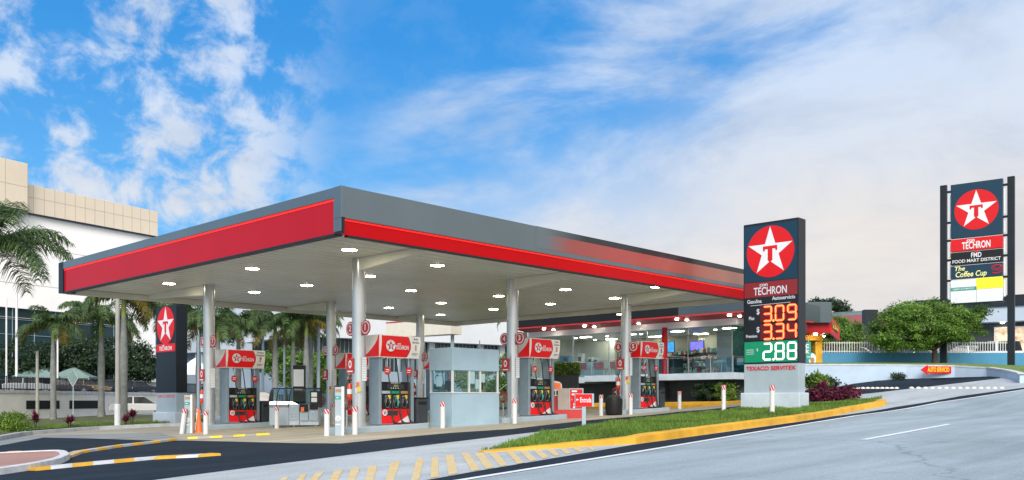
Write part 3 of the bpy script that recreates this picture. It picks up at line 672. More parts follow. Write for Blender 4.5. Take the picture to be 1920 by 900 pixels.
        mb.tube([(x+.02, y-.03, .84), (x+.07, y-.04, .76), (x+.04, y-.03, .66)], .01, 5, 1); mb.build('nozzle', [nm, 'chrome'], cab, True)
        mb = MB(); xt = -.4+.4*k
        pth = [(x+.03, y-.04, .62), (x+.05, y-.08, .4), (x+.12, y-.14, .12), (x+.3, y-.22, .03), (x+.42, y-.16, .03), (x+.3, y-.08, .04), (x+.1, y-.14, .1), (x+.12, y-.06, .7), (xt+.05, y-.03, 1.5), (xt, y, 2.0), (xt-.02, y+.05, 2.22)]
        sm = []
        for a in range(len(pth)-1):
            p0, p1, p2, p3 = [Vector(pth[max(0, min(len(pth)-1, a+q))]) for q in (-1, 0, 1, 2)]
            for s_ in range(5): u_ = s_/5; sm.append(.5*((2*p1)+(p2-p0)*u_+(2*p0-5*p1+4*p2-p3)*u_*u_+(3*p1-p0-3*p2+p3)*u_**3))
        sm.append(Vector(pth[-1])); mb.tube(sm, .02, 6); mb.build('hose', 'rubber', t, True)
    for x in (-.42, .5):
        mb = MB().prism(circ(.14, 20), .008, FY(x, -dp/2+.02, 1.78), 0); mb.cyl((x, -dp/2+.02, 1.9), (x, -dp/2+.04, 2.22), .01, n=6, mi=1)
        mb.prism([(x-.07, 1.8), (x+.07, 1.8), (x+.07, 1.83), (x-.07, 1.83)], .011, FY(0, -dp/2+.02, 0), 1); mb.prism([(x-.09, 1.74), (x+.05, 1.74), (x+.05, 1.76), (x-.09, 1.76)], .011, FY(0, -dp/2+.02, 0), 1); mb.build('tag', ['orange' if x > 9 else 'redpaint', 'signwhite'], t)
    return t
def pump_number(t, lines, num, colr='redpaint'):
    sb = [c for c in t.children if c.name.startswith('sign_box')][0]; mb = MB()
    for k, s_ in enumerate(lines): mb.text(s_, .105, FY(.66, -.462, 2.86-.11*k), 1, 0, .9)
    mb.text(num, .24, FY(.66, -.462, 2.56), 0, .03); mb.prism([(.5, 2.37), (.78, 2.37), (.78, 2.385), (.5, 2.385)], .006, FY(0, -.452, 0), 1); mb.prism([(.5, 2.33), (.7, 2.33), (.7, 2.345), (.5, 2.345)], .006, FY(0, -.450, 0), 1)
    mb.build('number_lettering', [colr, 'blacktext'], sb)
pumps = []; proto = None
PL = {0: ('pump 1 with red sign on the nearest island, right of the nearest column', ['Auto', 'Servicio'], '1', 'redpaint'),
      1: ('pump 3 on the middle island of the street row, behind the Entrada sign', ['Auto', 'Servicio'], '3', 'redpaint'),
      2: ('pump 5 on the street row island nearest the glass store', ['Auto', 'Servicio'], '5', 'blacktext'),
      3: ('pump 7 standing left of all others beside the orange cone', ['Servicio', 'Completo'], '7', 'redpaint'),
      4: ('pump 9, half hidden behind the nearest canopy column', ['Servicio', 'Completo'], '9', 'redpaint'),
      5: ('pump 11, mostly hidden behind the cashier booth', ['Servicio', 'Completo'], '11', 'redpaint')}
for i, (p, cu, cv, zg) in enumerate(cpos):
    island_at(p, ['nearest', 'middle', 'far right', 'left', 'rear middle', 'rear right'][i]+' pale grey pump island under pump '+PL[i][2])
    q = p+UD*1.36; loc = Vector((q.x, q.y, h(p.x, p.y)+.20+.0317*1.2))
    if i in (3,): loc.z += .02
    if proto is None: proto = make_pump(PL[i][0], loc); pumps.append(proto)
    else: pumps.append(dup(proto, loc, None, PL[i][0]))
for i, t in enumerate(pumps): pump_number(t, PL[i][1], PL[i][2], PL[i][3])

# ------------------------------------------------------------------ roadside price sign
def totem_frame(cu_, cv_, du=1): return None
def big_totem():
    g = G(1497.5, 772.6); wd = reach(g, VD, 1394); Y = g.y; ht = (772.6-407)/F_PX*Y; th = .6
    t = thing('price_sign', 'tall dark price sign with star emblem and lit fuel prices on the grass island', 'price sign', g, UANG)
    z1 = ht; k = ht/365.6                                   # metres per photo pixel at the sign
    zz = lambda y: (772.6-y)*k                              # along the right (near) edge
    MB().bb(.0, th, 0, wd, zz(680), z1).build('sign_cabinet', 'navy', t, bevel=.02)
    MB().bb(.02, th-.02, .02, wd-.02, zz(736), zz(680)).build('lower_cladding', 'palegrey', t, bevel=.01)
    MB().bb(-.1, th+.12, -.08, wd+.08, -.25, zz(736)).build('base', 'whitewall', t, bevel=.03)
    c = wd/2
    def yy(a): return c-a                                   # a: metres right of the face centre
    def panel(name, y0, y1, m, parent=t): return MB().prism([(-wd/2+.05, zz(y1)), (wd/2-.05, zz(y1)), (wd/2-.05, zz(y0)), (-wd/2+.05, zz(y0))], .015, FX(0, c, 0), 0).build(name, m, parent)
    panel('face_panel', 412, 521, 'navypanel')
    mb = MB(); emblem(mb, FX(-.016, c, zz(465)), .43*wd, 0, 1, 0); mb.build('emblem', ['signred', 'signwhite'], t)
    b = panel('red_band', 522, 551, 'maroon')
    mb = MB(); mb.text('TECHRON', .42, FX(-.017, c, zz(540.5)), 0, .014, fw=.60*wd); mb.text('con', .22, FX(-.017, c+.28, zz(527.5)), 0, .012, 1.1); mb.build('lettering', 'textgrey', b)
    b = panel('heading_panel', 551, 566, 'navy')
    mb = MB(); mb.text('Gasolina', .21, FX(-.017, c+.68, zz(559)), 0, .012, fw=.62); mb.text('Autoservicio', .21, FX(-.017, c-.56, zz(555.5)), 0, .012, fw=.95)
    mb.prism([(-.85, zz(567)), (.85, zz(565.5)), (.85, zz(564.8)), (-.85, zz(566.2))], .02, FX(-.0, c, 0), 0); mb.build('lettering', 'textgrey', b)
    SEG = {'0': 'abcdef', '2': 'abged', '3': 'abgcd', '4': 'fgbc', '8': 'abcdefg', '9': 'abcdfg', '5': 'afgcd'}
    def digit(mb, ch, x, z, w, hh, mi, tk, d):
        q = {'a': (0, hh, w, hh), 'g': (0, hh/2, w, hh/2), 'd': (0, 0, w, 0), 'f': (0, hh/2, 0, hh), 'b': (w, hh/2, w, hh), 'e': (0, 0, 0, hh/2), 'c': (w, 0, w, hh/2)}
        for s_ in SEG[ch]:
            x0, z0, x1, z1_ = q[s_]; g_ = tk*.08
            if z0 == z1_: pts = [(x0+g_, z0), (x0+g_+tk/2, z0-tk/2), (x1-g_-tk/2, z0-tk/2), (x1-g_, z0), (x1-g_-tk/2, z0+tk/2), (x0+g_+tk/2, z0+tk/2)]
            else: pts = [(x0, z0+g_), (x0+tk/2, z0+g_+tk/2), (x0+tk/2, z1_-g_-tk/2), (x0, z1_-g_), (x0-tk/2, z1_-g_-tk/2), (x0-tk/2, z0+g_+tk/2)]
            mb.prism([(a+x, b_+z) for a, b_ in pts], d, FX(-.0, c, 0), mi)
    for nm, price, y0, y1, lab, back in (('plus', '309', 567.5, 601, 'Plus', 'navy'), ('premium', '334', 603, 635, 'Premium', 'navy'), ('diesel', '288', 637, 677, '', 'green')):
        pn = panel('price_panel', y0, y1, back); yc = (y0+y1)/2; hh = .56 if nm != 'diesel' else .62; xs_ = (-.28, .23, .74)
        mb = MB()
        if nm != 'diesel': mb.prism([(-.42, zz(y1-1)), (1.13, zz(y1-1)), (1.13, zz(y0+1)), (-.42, zz(y0+1))], .018, FX(0, c, 0), 2)
        for ch, x in zip(price, xs_):
            if nm == 'diesel': digit(mb, ch, x, zz(yc)-hh/2, .33, hh, 0, .07, .03)
            else: digit(mb, ch, x, zz(yc)-hh/2, .33, hh, 0, .10, .026); digit(mb, ch, x, zz(yc)-hh/2, .33, hh, 1, .045, .034)
        mb.prism(circ(.045, 10, .14, zz(yc)-hh/2), .034, FX(0, c, 0), 1 if nm != 'diesel' else 0)
        mb.build('price_digits', ['ledwhite', 'ledwhite'] if nm == 'diesel' else ['ledred', 'ledcore', 'darkred'], pn)
        mb = MB()
        if lab: mb.text('$', .3, FX(-.017, c+.52, zz(yc-5)), 0, .01, .9); mb.text(lab, .19 if lab == 'Plus' else .17, FX(-.017, c+.80, zz(yc+7)), 0, .012, .78 if lab == 'Plus' else .8)
        else: [mb.prism([(-1.03, zz(yc+q)), (-.7, zz(yc+q)), (-.7, zz(yc+q-1)), (-1.03, zz(yc+q-1))], .019, FX(0, c, 0), 0) for q in (-4, 0, 4)]; mb.text('$', .16, FX(-.017, c+.55, zz(yc-4)), 0)
        mb.build('lettering', 'textgrey', pn)
    mb = MB(); mb.text('TEXACO SERVITEX', .215, FX(-.0, c+.0, zz(689)), 0, .022, fw=.9*wd); mb.build('name_lettering', 'signred', t)
    return t
big_totem()
def small_totem():
    g = G(330, 795); g.z = h(g.x, g.y); wd = reach(g, VD, 292); k = g.y/F_PX; zz = lambda y: (797-y)*k; th = .6; c = wd/2
    t = thing('brand_sign', 'dark upright sign with star emblem on white base, left of the canopy', 'sign', g, UANG)
    MB().bb(0, th, 0, wd, zz(738), zz(573)).build('sign_cabinet', 'navy', t, bevel=.02)
    MB().bb(.02, th-.02, .02, wd-.02, zz(775), zz(738)).build('lower_cladding', 'palegrey', t, bevel=.01)
    MB().bb(-.12, th+.12, -.1, wd+.1, -.2, zz(775)).build('base', 'whitewall', t, bevel=.03)
    mb = MB(); emblem(mb, FX(-.002, c, zz(610)), .43*wd, 0, 1, 0); mb.build('emblem', ['signred', 'signwhite'], t)
    mb = MB().prism([(-wd/2+.1, zz(660)), (wd/2-.08, zz(660)), (wd/2-.08, zz(645)), (-wd/2+.1, zz(645))], .012, FX(0, c, 0)); mb.text('TECHRON', .29, FX(-.013, c, zz(654)), 1, .015, fw=.62*wd); mb.text('con', .14, FX(-.013, c+.25, zz(647.5)), 1, .02); mb.build('red_band', ['signred', 'signwhite'], t)
    MB().text('TEXACO SERVITEX', .21, FX(.018, c, zz(745)), 0, .004, fw=.88*wd).build('name_lettering', 'signred', t)
small_totem()

# ------------------------------------------------------------------ high pylon sign on the right
def pylon():
    Yr = 53.0; pr = P(1896, 681, Yr); d = Vector((-.79, .61, 0)).normalized(); L = reach(pr, d, 1769.5); pl = pr+d*L; ang = math.atan2(-d.y, -d.x)
    t = thing('pylon_sign', 'high two post sign with star emblem and stacked shop panels on the right', 'pylon sign', (pl.x, pl.y, pr.z-.3), ang)   # local x from left post to right post, face on -y
    k = Yr/F_PX; zb = pr.z-.3; zr = lambda y: CZ+(HY-y)*k-zb                                                                # heights measured at the right post
    for x in (0, L): MB().bb(x-.19, x+.19, -.12, .12, -1.2, zr(331)).build('post', 'navy', t, bevel=.02)
    x0, x1 = .42, L-.42; c = L/2; w = x1-x0
    def pan(name, y0, y1, m, xa=x0, xb=x1, parent=t): return MB().bb(xa, xb, -.16, .16, zr(y1), zr(y0)).build(name, m, parent, bevel=.012)
    pan('emblem_panel', 333, 437, 'navypanel'); mb = MB(); emblem(mb, FY(c, -.16, zr(386)), .425*w, 0, 1, 0); mb.build('emblem', ['signred', 'signwhite'], t)
    a = pan('red_panel', 439.5, 463, 'signred'); mb = MB().text('TECHRON', .58, FY(c, -.163, zr(454)), 0, .02, fw=.55*w); mb.text('con', .3, FY(c-.3, -.163, zr(443.5)), 0, .02); mb.build('lettering', 'signwhite', a)
    a = pan('black_panel', 465, 489, 'black'); mb = MB().text('FMD', .4, FY(c, -.163, zr(473)), 0, .02, fw=.2*w); mb.text('FOOD MART DISTRICT', .27, FY(c, -.163, zr(483)), 0, .012, fw=.93*w); mb.prism([(-.12, 0), (.12, 0), (.0, .16)], .01, FY(c+.0, -.16, zr(468.3)), 1); mb.build('lettering', ['signwhite', 'signred'], a)
    a = pan('cup_panel', 491, 516, 'navypanel'); mb = MB().text('The', .38, FY(c-.92, -.163, zr(497)), 0, .012, fw=.2*w, shear=.2); mb.text('Coffee Cup', .46, FY(c-.3, -.163, zr(508.5)), 0, .012, fw=.6*w, shear=.2)
    for rr, zc_ in ((.3, 500), (.2, 498.5)): mb.tube([(c+1.12+rr*math.cos(q*.4), -.165, zr(zc_)+rr*.55*math.sin(q*.4)) for q in range(17)], .02, 5, 1)
    mb.tube([(c+.85, -.165, zr(509)), (c+1.1, -.165, zr(511)), (c+1.4, -.165, zr(507))], .025, 5, 1); mb.build('lettering', ['lettercream', 'redpaint'] if 'lettercream' in M else ['variegatedtext', 'redpaint'] if 'variegatedtext' in M else ['yelltext', 'signred'], a)
    pan('white_panel', 519, 533, 'signwhite', x0, c-.01); a = pan('bank_panel', 533.4, 539, 'teal', x0, c-.01); MB().text('CAJERO AUTOMATICO', .145, FY((x0+c)/2, -.163, zr(536.2)), 0, .01, fw=.42*w).build('lettering', 'signwhite', a)
    pan('yellow_panel', 517.5, 538, 'signyellow', c+.01, x1); pan('white_panel', 539.5, 563, 'signwhite', x0, c-.01); pan('white_panel', 538.6, 563, 'signwhite', c+.01, x1)
    mb = MB(); mb.bb(x0-.03, x1+.03, -.1, .1, zr(566), zr(563.2))
    for y in (345, 405, 440, 478, 518, 560): mb.bb(.19, x0, -.06, .06, zr(y+2), zr(y-2)); mb.bb(x1, L-.19, -.06, .06, zr(y+2), zr(y-2))
    mb.build('frame', 'navy', t)
    mb = MB()
    for ya, yb in ((352, 400), (412, 435), (445, 473), (483, 513), (524, 555)): mb.bb(x0-.14, x0-.05, -.05, .05, zr(yb), zr(ya)); mb.bb(x1+.05, x1+.14, -.05, .05, zr(yb), zr(ya))
    mb.build('side_lamp', 'signwhite', t)
    return pl, pr
M['yelltext'] = mat('yellow_letter', (.75, .72, .3), .5, var=0, emit=.15, ecol=(.8, .75, .3)); M['signyellow'] = mat('sign_yellow', (.8, .8, .02), .4, var=.03, emit=.12, ecol=(.8, .8, .02))
pyl, pyr = pylon()

# ------------------------------------------------------------------ right hand walls, bed and terrace
Ybed = 49.0
def wallstrip(name, base, z0f, z1, th, m, label, cat):
    """wall following plan points; foot follows the ground, top at z1 (value or list)"""
    mb = MB(); n = len(base)
    for k in range(n-1):
        a, b = base[k], base[k+1]; za, zb_ = (z1[k], z1[k+1]) if isinstance(z1, (list, tuple)) else (z1, z1)
        d = (b-a); d.z = 0; d.normalize(); s = Vector((-d.y, d.x, 0))*th
        f = z0f if z0f is not None else None
        v0 = [(a.x, a.y, (h(a.x, a.y)-.2) if f is None else f), (b.x, b.y, (h(b.x, b.y)-.2) if f is None else f), (b.x, b.y, zb_), (a.x, a.y, za)]
        v1 = [(x+s.x, y+s.y, z) for x, y, z in v0]
        mb.add(v0+v1, [(0, 1, 2, 3), (7, 6, 5, 4), (3, 2, 6, 7), (0, 3, 7, 4), (1, 5, 6, 2)])
    o = mb.build(name, m)
    if label: tag(o, label, cat)
    return o
wb = [P(1480, 714, 50), P(1600, 712, 49.5), P(1700, 712, 49), P(1790, 712, 48), P(1850, 711, 46.5), P(1885, 708, 44.5), P(1906, 706, 42.5), P(1912, 706, 41)]
wt = [P(1480, 684, 50).z, P(1600, 684, 49.5).z, P(1700, 685, 49).z, P(1790, 686.5, 48).z, P(1850, 690, 46.5).z, P(1885, 695, 44.5).z, P(1906, 700, 42.5).z, P(1912, 704, 41).z]
rwall = wallstrip('retaining_wall', wb, None, wt, .22, 'palebluewall', 'low pale curved retaining wall behind the red arrow sign', 'wall')
mb = MB(); tops = [(p.x, p.y, z-.03) for p, z in zip(wb, wt)]+[(36, 42, wt[-1]+.15)]
bk = [P(x, 686, 57.4) for x in (1480, 1600, 1700, 1780, 1850, 1900, 1950, 1990, 2060)]
n_ = len(tops); mids = [tuple(Vector(a).lerp(b, .5)+Vector((0, 0, .18))) for a, b in zip(tops, bk)]
mb.add(tops+mids+[tuple(b) for b in bk], [(i, i+1, n_+i+1, n_+i) for i in range(n_-1)]+[(n_+i, n_+i+1, 2*n_+i+1, 2*n_+i) for i in range(n_-1)]); struct(mb.build('raised_lawn', 'lawn', smooth=True))
mb = MB()
for (p, z), (q, z2) in zip(zip(wb, wt), list(zip(wb, wt))[1:]):
    d = q-p; d.z = 0; d.normalize(); s_ = Vector((-d.y, d.x, 0)); a, b, c_, e_ = p-s_*.02, q-s_*.02, q+s_*.26, p+s_*.26
    mb.add([(a.x, a.y, z+.05), (b.x, b.y, z2+.05), (c_.x, c_.y, z2+.05), (e_.x, e_.y, z+.05), (a.x, a.y, z-.03), (b.x, b.y, z2-.03)], [(0, 1, 2, 3), (4, 5, 1, 0)])
cpg = mb.build('coping', 'kerbw', rwall)
MBz = [P(1400, 686, 57.5), P(2010, 686, 57.5)]
wallstrip('blue_wall', MBz, 1.2, P(1541, 661.5, 57.5).z, .25, 'blue', 'long low blue wall below the white picket fence', 'wall')
tz = P(1541, 661.5, 57.5).z-.35
struct(MB().bb(14, 90, 57.8, 180, -1, tz).build('parking_terrace', 'street'))
def bar_fence(p0, p1, z, hh, step, m, name, label, bars=.02, rails=2, group=None):
    d = p1-p0; d.z = 0; L = d.length; t = thing(name, label, 'fence', (p0.x, p0.y, z), math.atan2(d.y, d.x), group)
    mb = MB(); n = int(L/step)
    for k in range(n+1): mb.bb(k*step-bars, k*step+bars, -bars, bars, 0, hh)
    mb.build('fence_bars', m, t)
    mb = MB()
    for zr_ in ([.08, hh-.1] if rails == 2 else [hh-.1]): mb.bb(0, L, -.015, .015, zr_, zr_+.045)
    mb.build('rail', m, t)
    return t
fz = P(1541, 661.5, 57.5).z
bar_fence(P(1541, 660, 57.7), P(1900, 660, 57.7), fz, .72, .16, 'white', 'picket_fence', 'white metal picket fence on top of the blue wall')
# arrow sign
g = P(1784, 704, 46.2); L = 60/F_PX*48.05
t = thing('arrow_sign', 'red arrow shaped sign reading AUTO SERVICIO in front of the pale wall', 'sign', (P(1754, 700, 48.05).x, 48.05, h(*P(1754, 700, 48.05).xy)), R(4))
zc_ = P(1754, 693.5, 48.05).z-h(*P(1754, 700, 48.05).xy); k = 48.05/F_PX
mb = MB().prism([(-29.5*k, 0), (-16*k, -9*k), (-16*k, -6.5*k), (29.5*k, -6.5*k), (29.5*k, 6.5*k), (-16*k, 6.5*k), (-16*k, 9*k)], .05, FY(0, .0, zc_), 0, True); mb.build('arrow_board', 'signred', t)
MB().text('AUTO SERVICIO', 11.5*k, FY(5*k, -.052, zc_), 0, .025, fw=42*k).build('lettering', 'yellowbr', t)
MB().bb(-.35, -.25, .0, .3, zc_-.1, zc_+.1).bb(.5, .6, .0, .3, zc_-.1, zc_+.1).build('bracket', 'palegrey', t)
# row of round traffic studs across the drive
proto_s = None
for px in list(range(1600, 1684, 9))+list(range(1709, 1884, 13)):
    g = G(px, 729 if px < 1690 else 728.5)
    if proto_s is None: proto_s = MB().lathe([(.17, -.03), (.165, .03), (.12, .09), (.05, .12), (.01, .125)], 16).build('traffic_stud', 'cream', smooth=True); tag(proto_s, 'pale domed stud, one of the row across the upper driveway', 'traffic stud', 'domed studs across the upper driveway'); o = proto_s
    else: o = proto_s.copy(); COL.objects.link(o)
    o.location = g; s_ = g.y/60; o.scale = (s_, s_, s_)

# ------------------------------------------------------------------ glass store
def store():
    s0 = P(1373, 752, 51.0); s0.z = 0
    t = thing('glass_store', 'raised glass fronted store with red soffit and dark fascia behind the pumps', 'building', (s0.x, s0.y, 0), UANG)     # local x = back from the front, local y = along the front to the left
    k = 51/F_PX; Z = lambda y: CZ+(HY-y)*k
    LYf = reach(s0, VD, 992); qf = s0-UD*2.1-VD*2.1; LX = reach(qf, UD, 1538)-2.1-1.0; zf = Z(699); zs = Z(711.5); zg = Z(610); zw = Z(597)
    # slab, terrace edge
    MB().bb(-.6, LX, -.5, 10.2, zs, zf).bb(-.6, LX, 10.2, 14.5, zs-.08, zf-.08).build('floor_slab', 'whitewall', t, bevel=.02)
    MB().bb(1.5, LX, -.2, 14, -.6, zs-.02).bb(1.0, 1.5, 5.2, 5.8, -.6, zs-.02).bb(LX-.5, LX, 14, LYf, -.6, zs).build('basement_wall', 'basement', t)
    MB().bb(-.5, 1.5, 6.9, 7.5, -.4, zs).bb(-.58, -.5, 6.85, 6.95, -.4, zs).build('stair_cheek', 'palegrey', t, bevel=.01)
    MB().bb(LX-.15, LX, -.2, LYf, zf, zg+.2).bb(0.3, LX, LYf-.2, LYf, zf-1, zg+.2).build('back_wall', 'storewall', t)
    MB().bb(0, LX, 14.5, LYf, zf-.4, zf-.05).build('floor_slab', 'whitewall', t)
    MB().bb(2.2, LX-.2, -.2, 0.0, zf, zg).bb(3.2, 3.4, .9, 2.9, zf, zg-.02).build('side_wall', 'storegrey', t)
    MB().bb(5.0, 5.2, 12, 16.5, zf, zg-.02).bb(6.5, 6.7, 16.5, 22, zf, zg-.02).build('partition', 'cream', t)
    MB().bb(4.6, 4.7, 16.5, 17.6, zg-1.6, zg-.02).bb(7.5, 7.6, 5.5, 12, zf, zg-.02).build('partition', 'storegrey', t)
    MB().bb(.05, LX, -.15, LYf, zg+.02, zg+.1).build('interior_ceiling', 'cream', t)
    # white header band, soffit, fascia
    MB().bb(-.1, LX, -.35, LYf, zg+.1, zw).bb(-.2, -.1, -.45, LYf, zg+.02, zg+.12).build('header_band', 'signwhite', t, bevel=.01)
    mb = MB(); ov = 2.0; zo = zw+.17
    mb.add([(-ov, -ov, zo), (-ov, LYf, zo), (-.1, LYf, zw), (-.1, -.3, zw)], [(0, 3, 2, 1)]); mb.add([(-ov, -ov, zo), (-.1, -.3, zw), (LX, -.3, zw), (LX, -ov, zo)], [(0, 3, 2, 1)])
    mb.build('soffit', 'red', t)
    MB().bb(-ov-.1, LX+1, -ov-.1, -ov+.1, zo-.12, Z(562)).bb(-ov-.1, -ov+.1, -ov+.1, 2.2, zo-.02, Z(562)).build('fascia', 'fasciagrey', t)
    MB().bb(-ov-.1, -ov+.1, 2.2, LYf, zo-.02, Z(562)).bb(-ov+.1, LX, -ov+.1, LYf, Z(562)-.3, Z(562)-.1).build('fascia', 'black', t)
    MB().bb(-ov-.13, -ov+.05, -ov-.14, LYf, zo-.1, zo-.02).bb(-ov-.1, LX, -ov-.14, -ov+.05, zo-.2, zo-.12).build('red_trim', 'redpaint', t)
    # glazing
    mb = MB(); mb.bb(0, .02, 0, LYf, zf, zg+.1); mb.build('front_glazing', 'glass', t)
    MB().bb(.02, min(6, LX-.2), -.02, 0, zf, zg+.1).build('side_glazing', 'tealglass', t)
    mb = MB()
    for q in (0, 2.9, 5.8, 8.7, 11.6, 14.5, 17.4, 20.3, 23.2): mb.bb(-.02, .04, q-.02, q+.02, zf, zg+.1)
    mb.bb(-.03, .05, 0, LYf, zf-.02, zf+.05).build('mullion', 'chrome', t)
    MB().cyl((-.25, 4.35, zf-.05), (-.25, 4.35, zg+.1), .17, n=20).build('red_pillar', 'red', t, True)
    # terrace railing
    mb = MB()
    for q in np.arange(0, 14.3, 1.43): mb.cyl((-.45, q-.3, zf), (-.45, q-.3, zf+.92), .022, n=8, mi=0)
    mb.tube([(-.45, -.35, zf+.92), (-.45, 14.1, zf+.92)], .022, 6, 0); mb.tube([(-.45, -.35, zf+.92), (3, -.35, zf+.92)], .022, 6, 0)
    mb.build('railing', 'chrome', t)
    MB().bb(-.455, -.445, -.3, 14, zf+.1, zf+.88).build('railing_glass', 'glass', t)
    # lights
    mb = MB()
    for x in (1.8, 4.6, 7.4):
        for y in np.arange(1.2, LYf-1, 3.6): mb.bb(x-.12, x+.12, y-.4, y+.4, zg-.01, zg+.01)
    mb.build('ceiling_light', 'storelamp', t)
    sp = [(x, y, zg-.0) for x in (2.2, 4.3) for y in np.arange(2.4, LYf-1, 2.7)]+[(-dx, y+dx*.4, zw+.01) for y in np.arange(-1, LYf-1, 3.4) for dx in (.55, 1.2)]
    dl = None
    for q in sp:
        if dl is None: dl = MB().cyl((0, 0, 0), (0, 0, .06), .1, n=12).build('downlight', 'storelamp', t); o = dl
        else: o = dl.copy(); COL.objects.link(o)
        o.location = q
    T0 = t.matrix_basis if False else Matrix.Translation((s0.x, s0.y, 0)) @ Matrix.Rotation(UANG, 4, 'Z')
    return t, T0, zf, zg, Z
M['storewall'] = mat('store_wall', (.50, .47, .38), .7, var=.15, vs=.5); M['storegrey'] = mat('store_grey', (.20, .23, .25), .6, var=.1); M['fasciagrey'] = mat('fascia_grey', (.07, .1, .12), .35, .2, var=.1, vs=.4)
st, TS, zf, zg, ZS = store()
LS = lambda x, y, z: TS @ Vector((x, y, z))
# store furniture
def make_chair(label, m, loc, rz):
    t = thing('chair', label, 'chair', loc, rz, 'cafe chairs in the glass store')
    MB().box((0, 0, .45), (.42, .42, .05)).build('seat', m, t, bevel=.01); MB().box((-.2, 0, .72), (.04, .42, .42), 0, Matrix.Rotation(R(-6), 4, 'Y')).build('backrest', m, t, bevel=.01)
    for x in (-.18, .18):
        for y in (-.18, .18): MB().cyl((x*1.1, y*1.1, 0), (x, y, .45), .015, n=6).build('leg', 'chrome', t)
    return t
redc = make_chair('red cafe chair behind the railing, one of the row left of pump 5', 'redpaint', LS(.7, 8.2, zf), UANG)
redc['group'] = 'red cafe chairs behind the railing'
for k in range(1, 9): dup(redc, LS(.7+(.25 if k % 2 else 0), 8.2+.68*k, zf), UANG+random.uniform(-.3, .3))
blkc = make_chair('dark cafe chair at the tables near the store corner', 'dark', LS(.9, .6, zf), UANG+.4)
blkc['group'] = 'dark cafe chairs near the store corner'
for k in range(1, 9): dup(blkc, LS(.8+.9*(k % 3), .5+.45*k, zf), UANG+random.uniform(-2, 2))
def make_table(label, loc):
    t = thing('cafe_table', label, 'table', loc, UANG, 'small square cafe tables in the glass store')
    MB().box((0, 0, .74), (.65, .65, .035)).build('tabletop', 'white', t, bevel=.005); MB().cyl((0, 0, .03), (0, 0, .73), .03, n=10).build('leg', 'chrome', t); MB().cyl((0, 0, 0), (0, 0, .03), .22, n=16).build('foot', 'chrome', t)
    return t
tb = make_table('small pale cafe table inside the store near the glass', LS(1.2, 1.4, zf))
for x, y in ((1.1, 3.1), (2.6, 2.2), (1.4, 9.0), (1.4, 10.9), (1.4, 12.8)): dup(tb, LS(x, y, zf))
def tv(y, w, m, label, x=4.2):
    p = LS(x, y, zg-.75); t = thing('television', label, 'television', p, UANG, 'televisions hung in the store'); hh = w*.58
    MB().bb(0, .06, -w/2-.03, w/2+.03, -hh/2-.03, hh/2+.03).build('housing', 'black', t); MB().bb(-.006, 0, -w/2, w/2, -hh/2, hh/2).build('screen', m, t); MB().cyl((.03, 0, hh/2), (.03, 0, .74), .02, n=6).build('bracket', 'black', t)
tv(7.2, 1.15, 'screen', 'television with bright blue picture left of the red pillar'); tv(5.05, .95, 'screen2', 'television with violet picture right of the red pillar', 4.4)
def shelf(y0, y1, x, label, nr=3, seed=1):
    t = thing('display_shelf', label, 'shelf', LS(x, (y0+y1)/2, zf), UANG, 'store shelves stocked with packets'); w = y1-y0; rng = random.Random(seed)
    mb = MB().bb(.25, .3, -w/2, w/2, 0, 1.55)
    for r_ in range(nr+1): mb.bb(0, .25, -w/2, w/2, .12+r_*.42, .15+r_*.42)
    mb.build('rack', 'dark', t); mb = MB()
    for r_ in range(nr+1):
        y = -w/2+.05
        while y < w/2-.1: ww = rng.uniform(.07, .14); mb.bb(.04, .2, y, y+ww*.85, .15+r_*.42, .15+r_*.42+rng.uniform(.16, .3), rng.randrange(6)); y += ww
    mb.build('packets', ['signred', 'hedge', 'cream', 'orange', 'signwhite', 'teal'], t)
shelf(2.6, 4.6, 3.2, 'store shelf of coloured packets just right of the red pillar'); shelf(5.2, 7.2, 4.6, 'store shelf of coloured packets below the blue television', 3, 4)
shelf(8.3, 11.4, 4.4, 'store shelf of coloured packets behind the red chairs', 3, 9)
t = thing('service_counter', 'dark service counter with white top left of the red pillar', 'counter', LS(1.6, 5.6, zf), UANG)
MB().bb(0, .7, -.9, 1.0, 0, 1.12).build('counter_body', 'dark', t); MB().bb(-.1, .8, -1, 1.1, 1.12, 1.17).build('counter_top', 'white', t); 
mb = MB()
for a in range(2):
    for b in range(3): mb.bb(-.012, 0, .55+a*.3, .75+a*.3, .15+b*.33, .35+b*.33)
mb.build('price_card', 'signwhite', t)
t = thing('espresso_machine', 'boxy blue and white machine on the kitchen counter behind the chairs', 'appliance', LS(3.0, 14.6, zf+.95), UANG)
MB().bb(0, .6, -.1, .9, 0, .62).build('body', 'blue', t, bevel=.02); MB().bb(-.01, 0, .0, .35, .1, .5).build('door', 'navypanel', t); 
t = thing('kitchen_counter', 'white kitchen counter along the left part of the store', 'counter', LS(2.8, 14.2, zf), UANG)
MB().bb(0, .8, -2.3, 3.5, 0, .9).build('counter_body', 'palegrey', t); MB().bb(-.03, .83, -2.3, 3.5, .9, .95).build('counter_top', 'white', t)
for q, (y, hh) in enumerate(((13.6, .75), (12.7, .45), (12.2, .4))):
    t = thing('kitchen_appliance', ['tall white appliance right of the blue machine', 'low white box appliance on the kitchen counter', 'small white box nearest the column on the kitchen counter'][q], 'appliance', LS(3.1, y, zf+.95), UANG)
    MB().bb(0, .4, -.2, .2, 0, hh).build('body', 'white', t, bevel=.03); MB().bb(-.01, 0, -.12, .12, hh*.3, hh*.7).build('front_panel', 'dark', t)

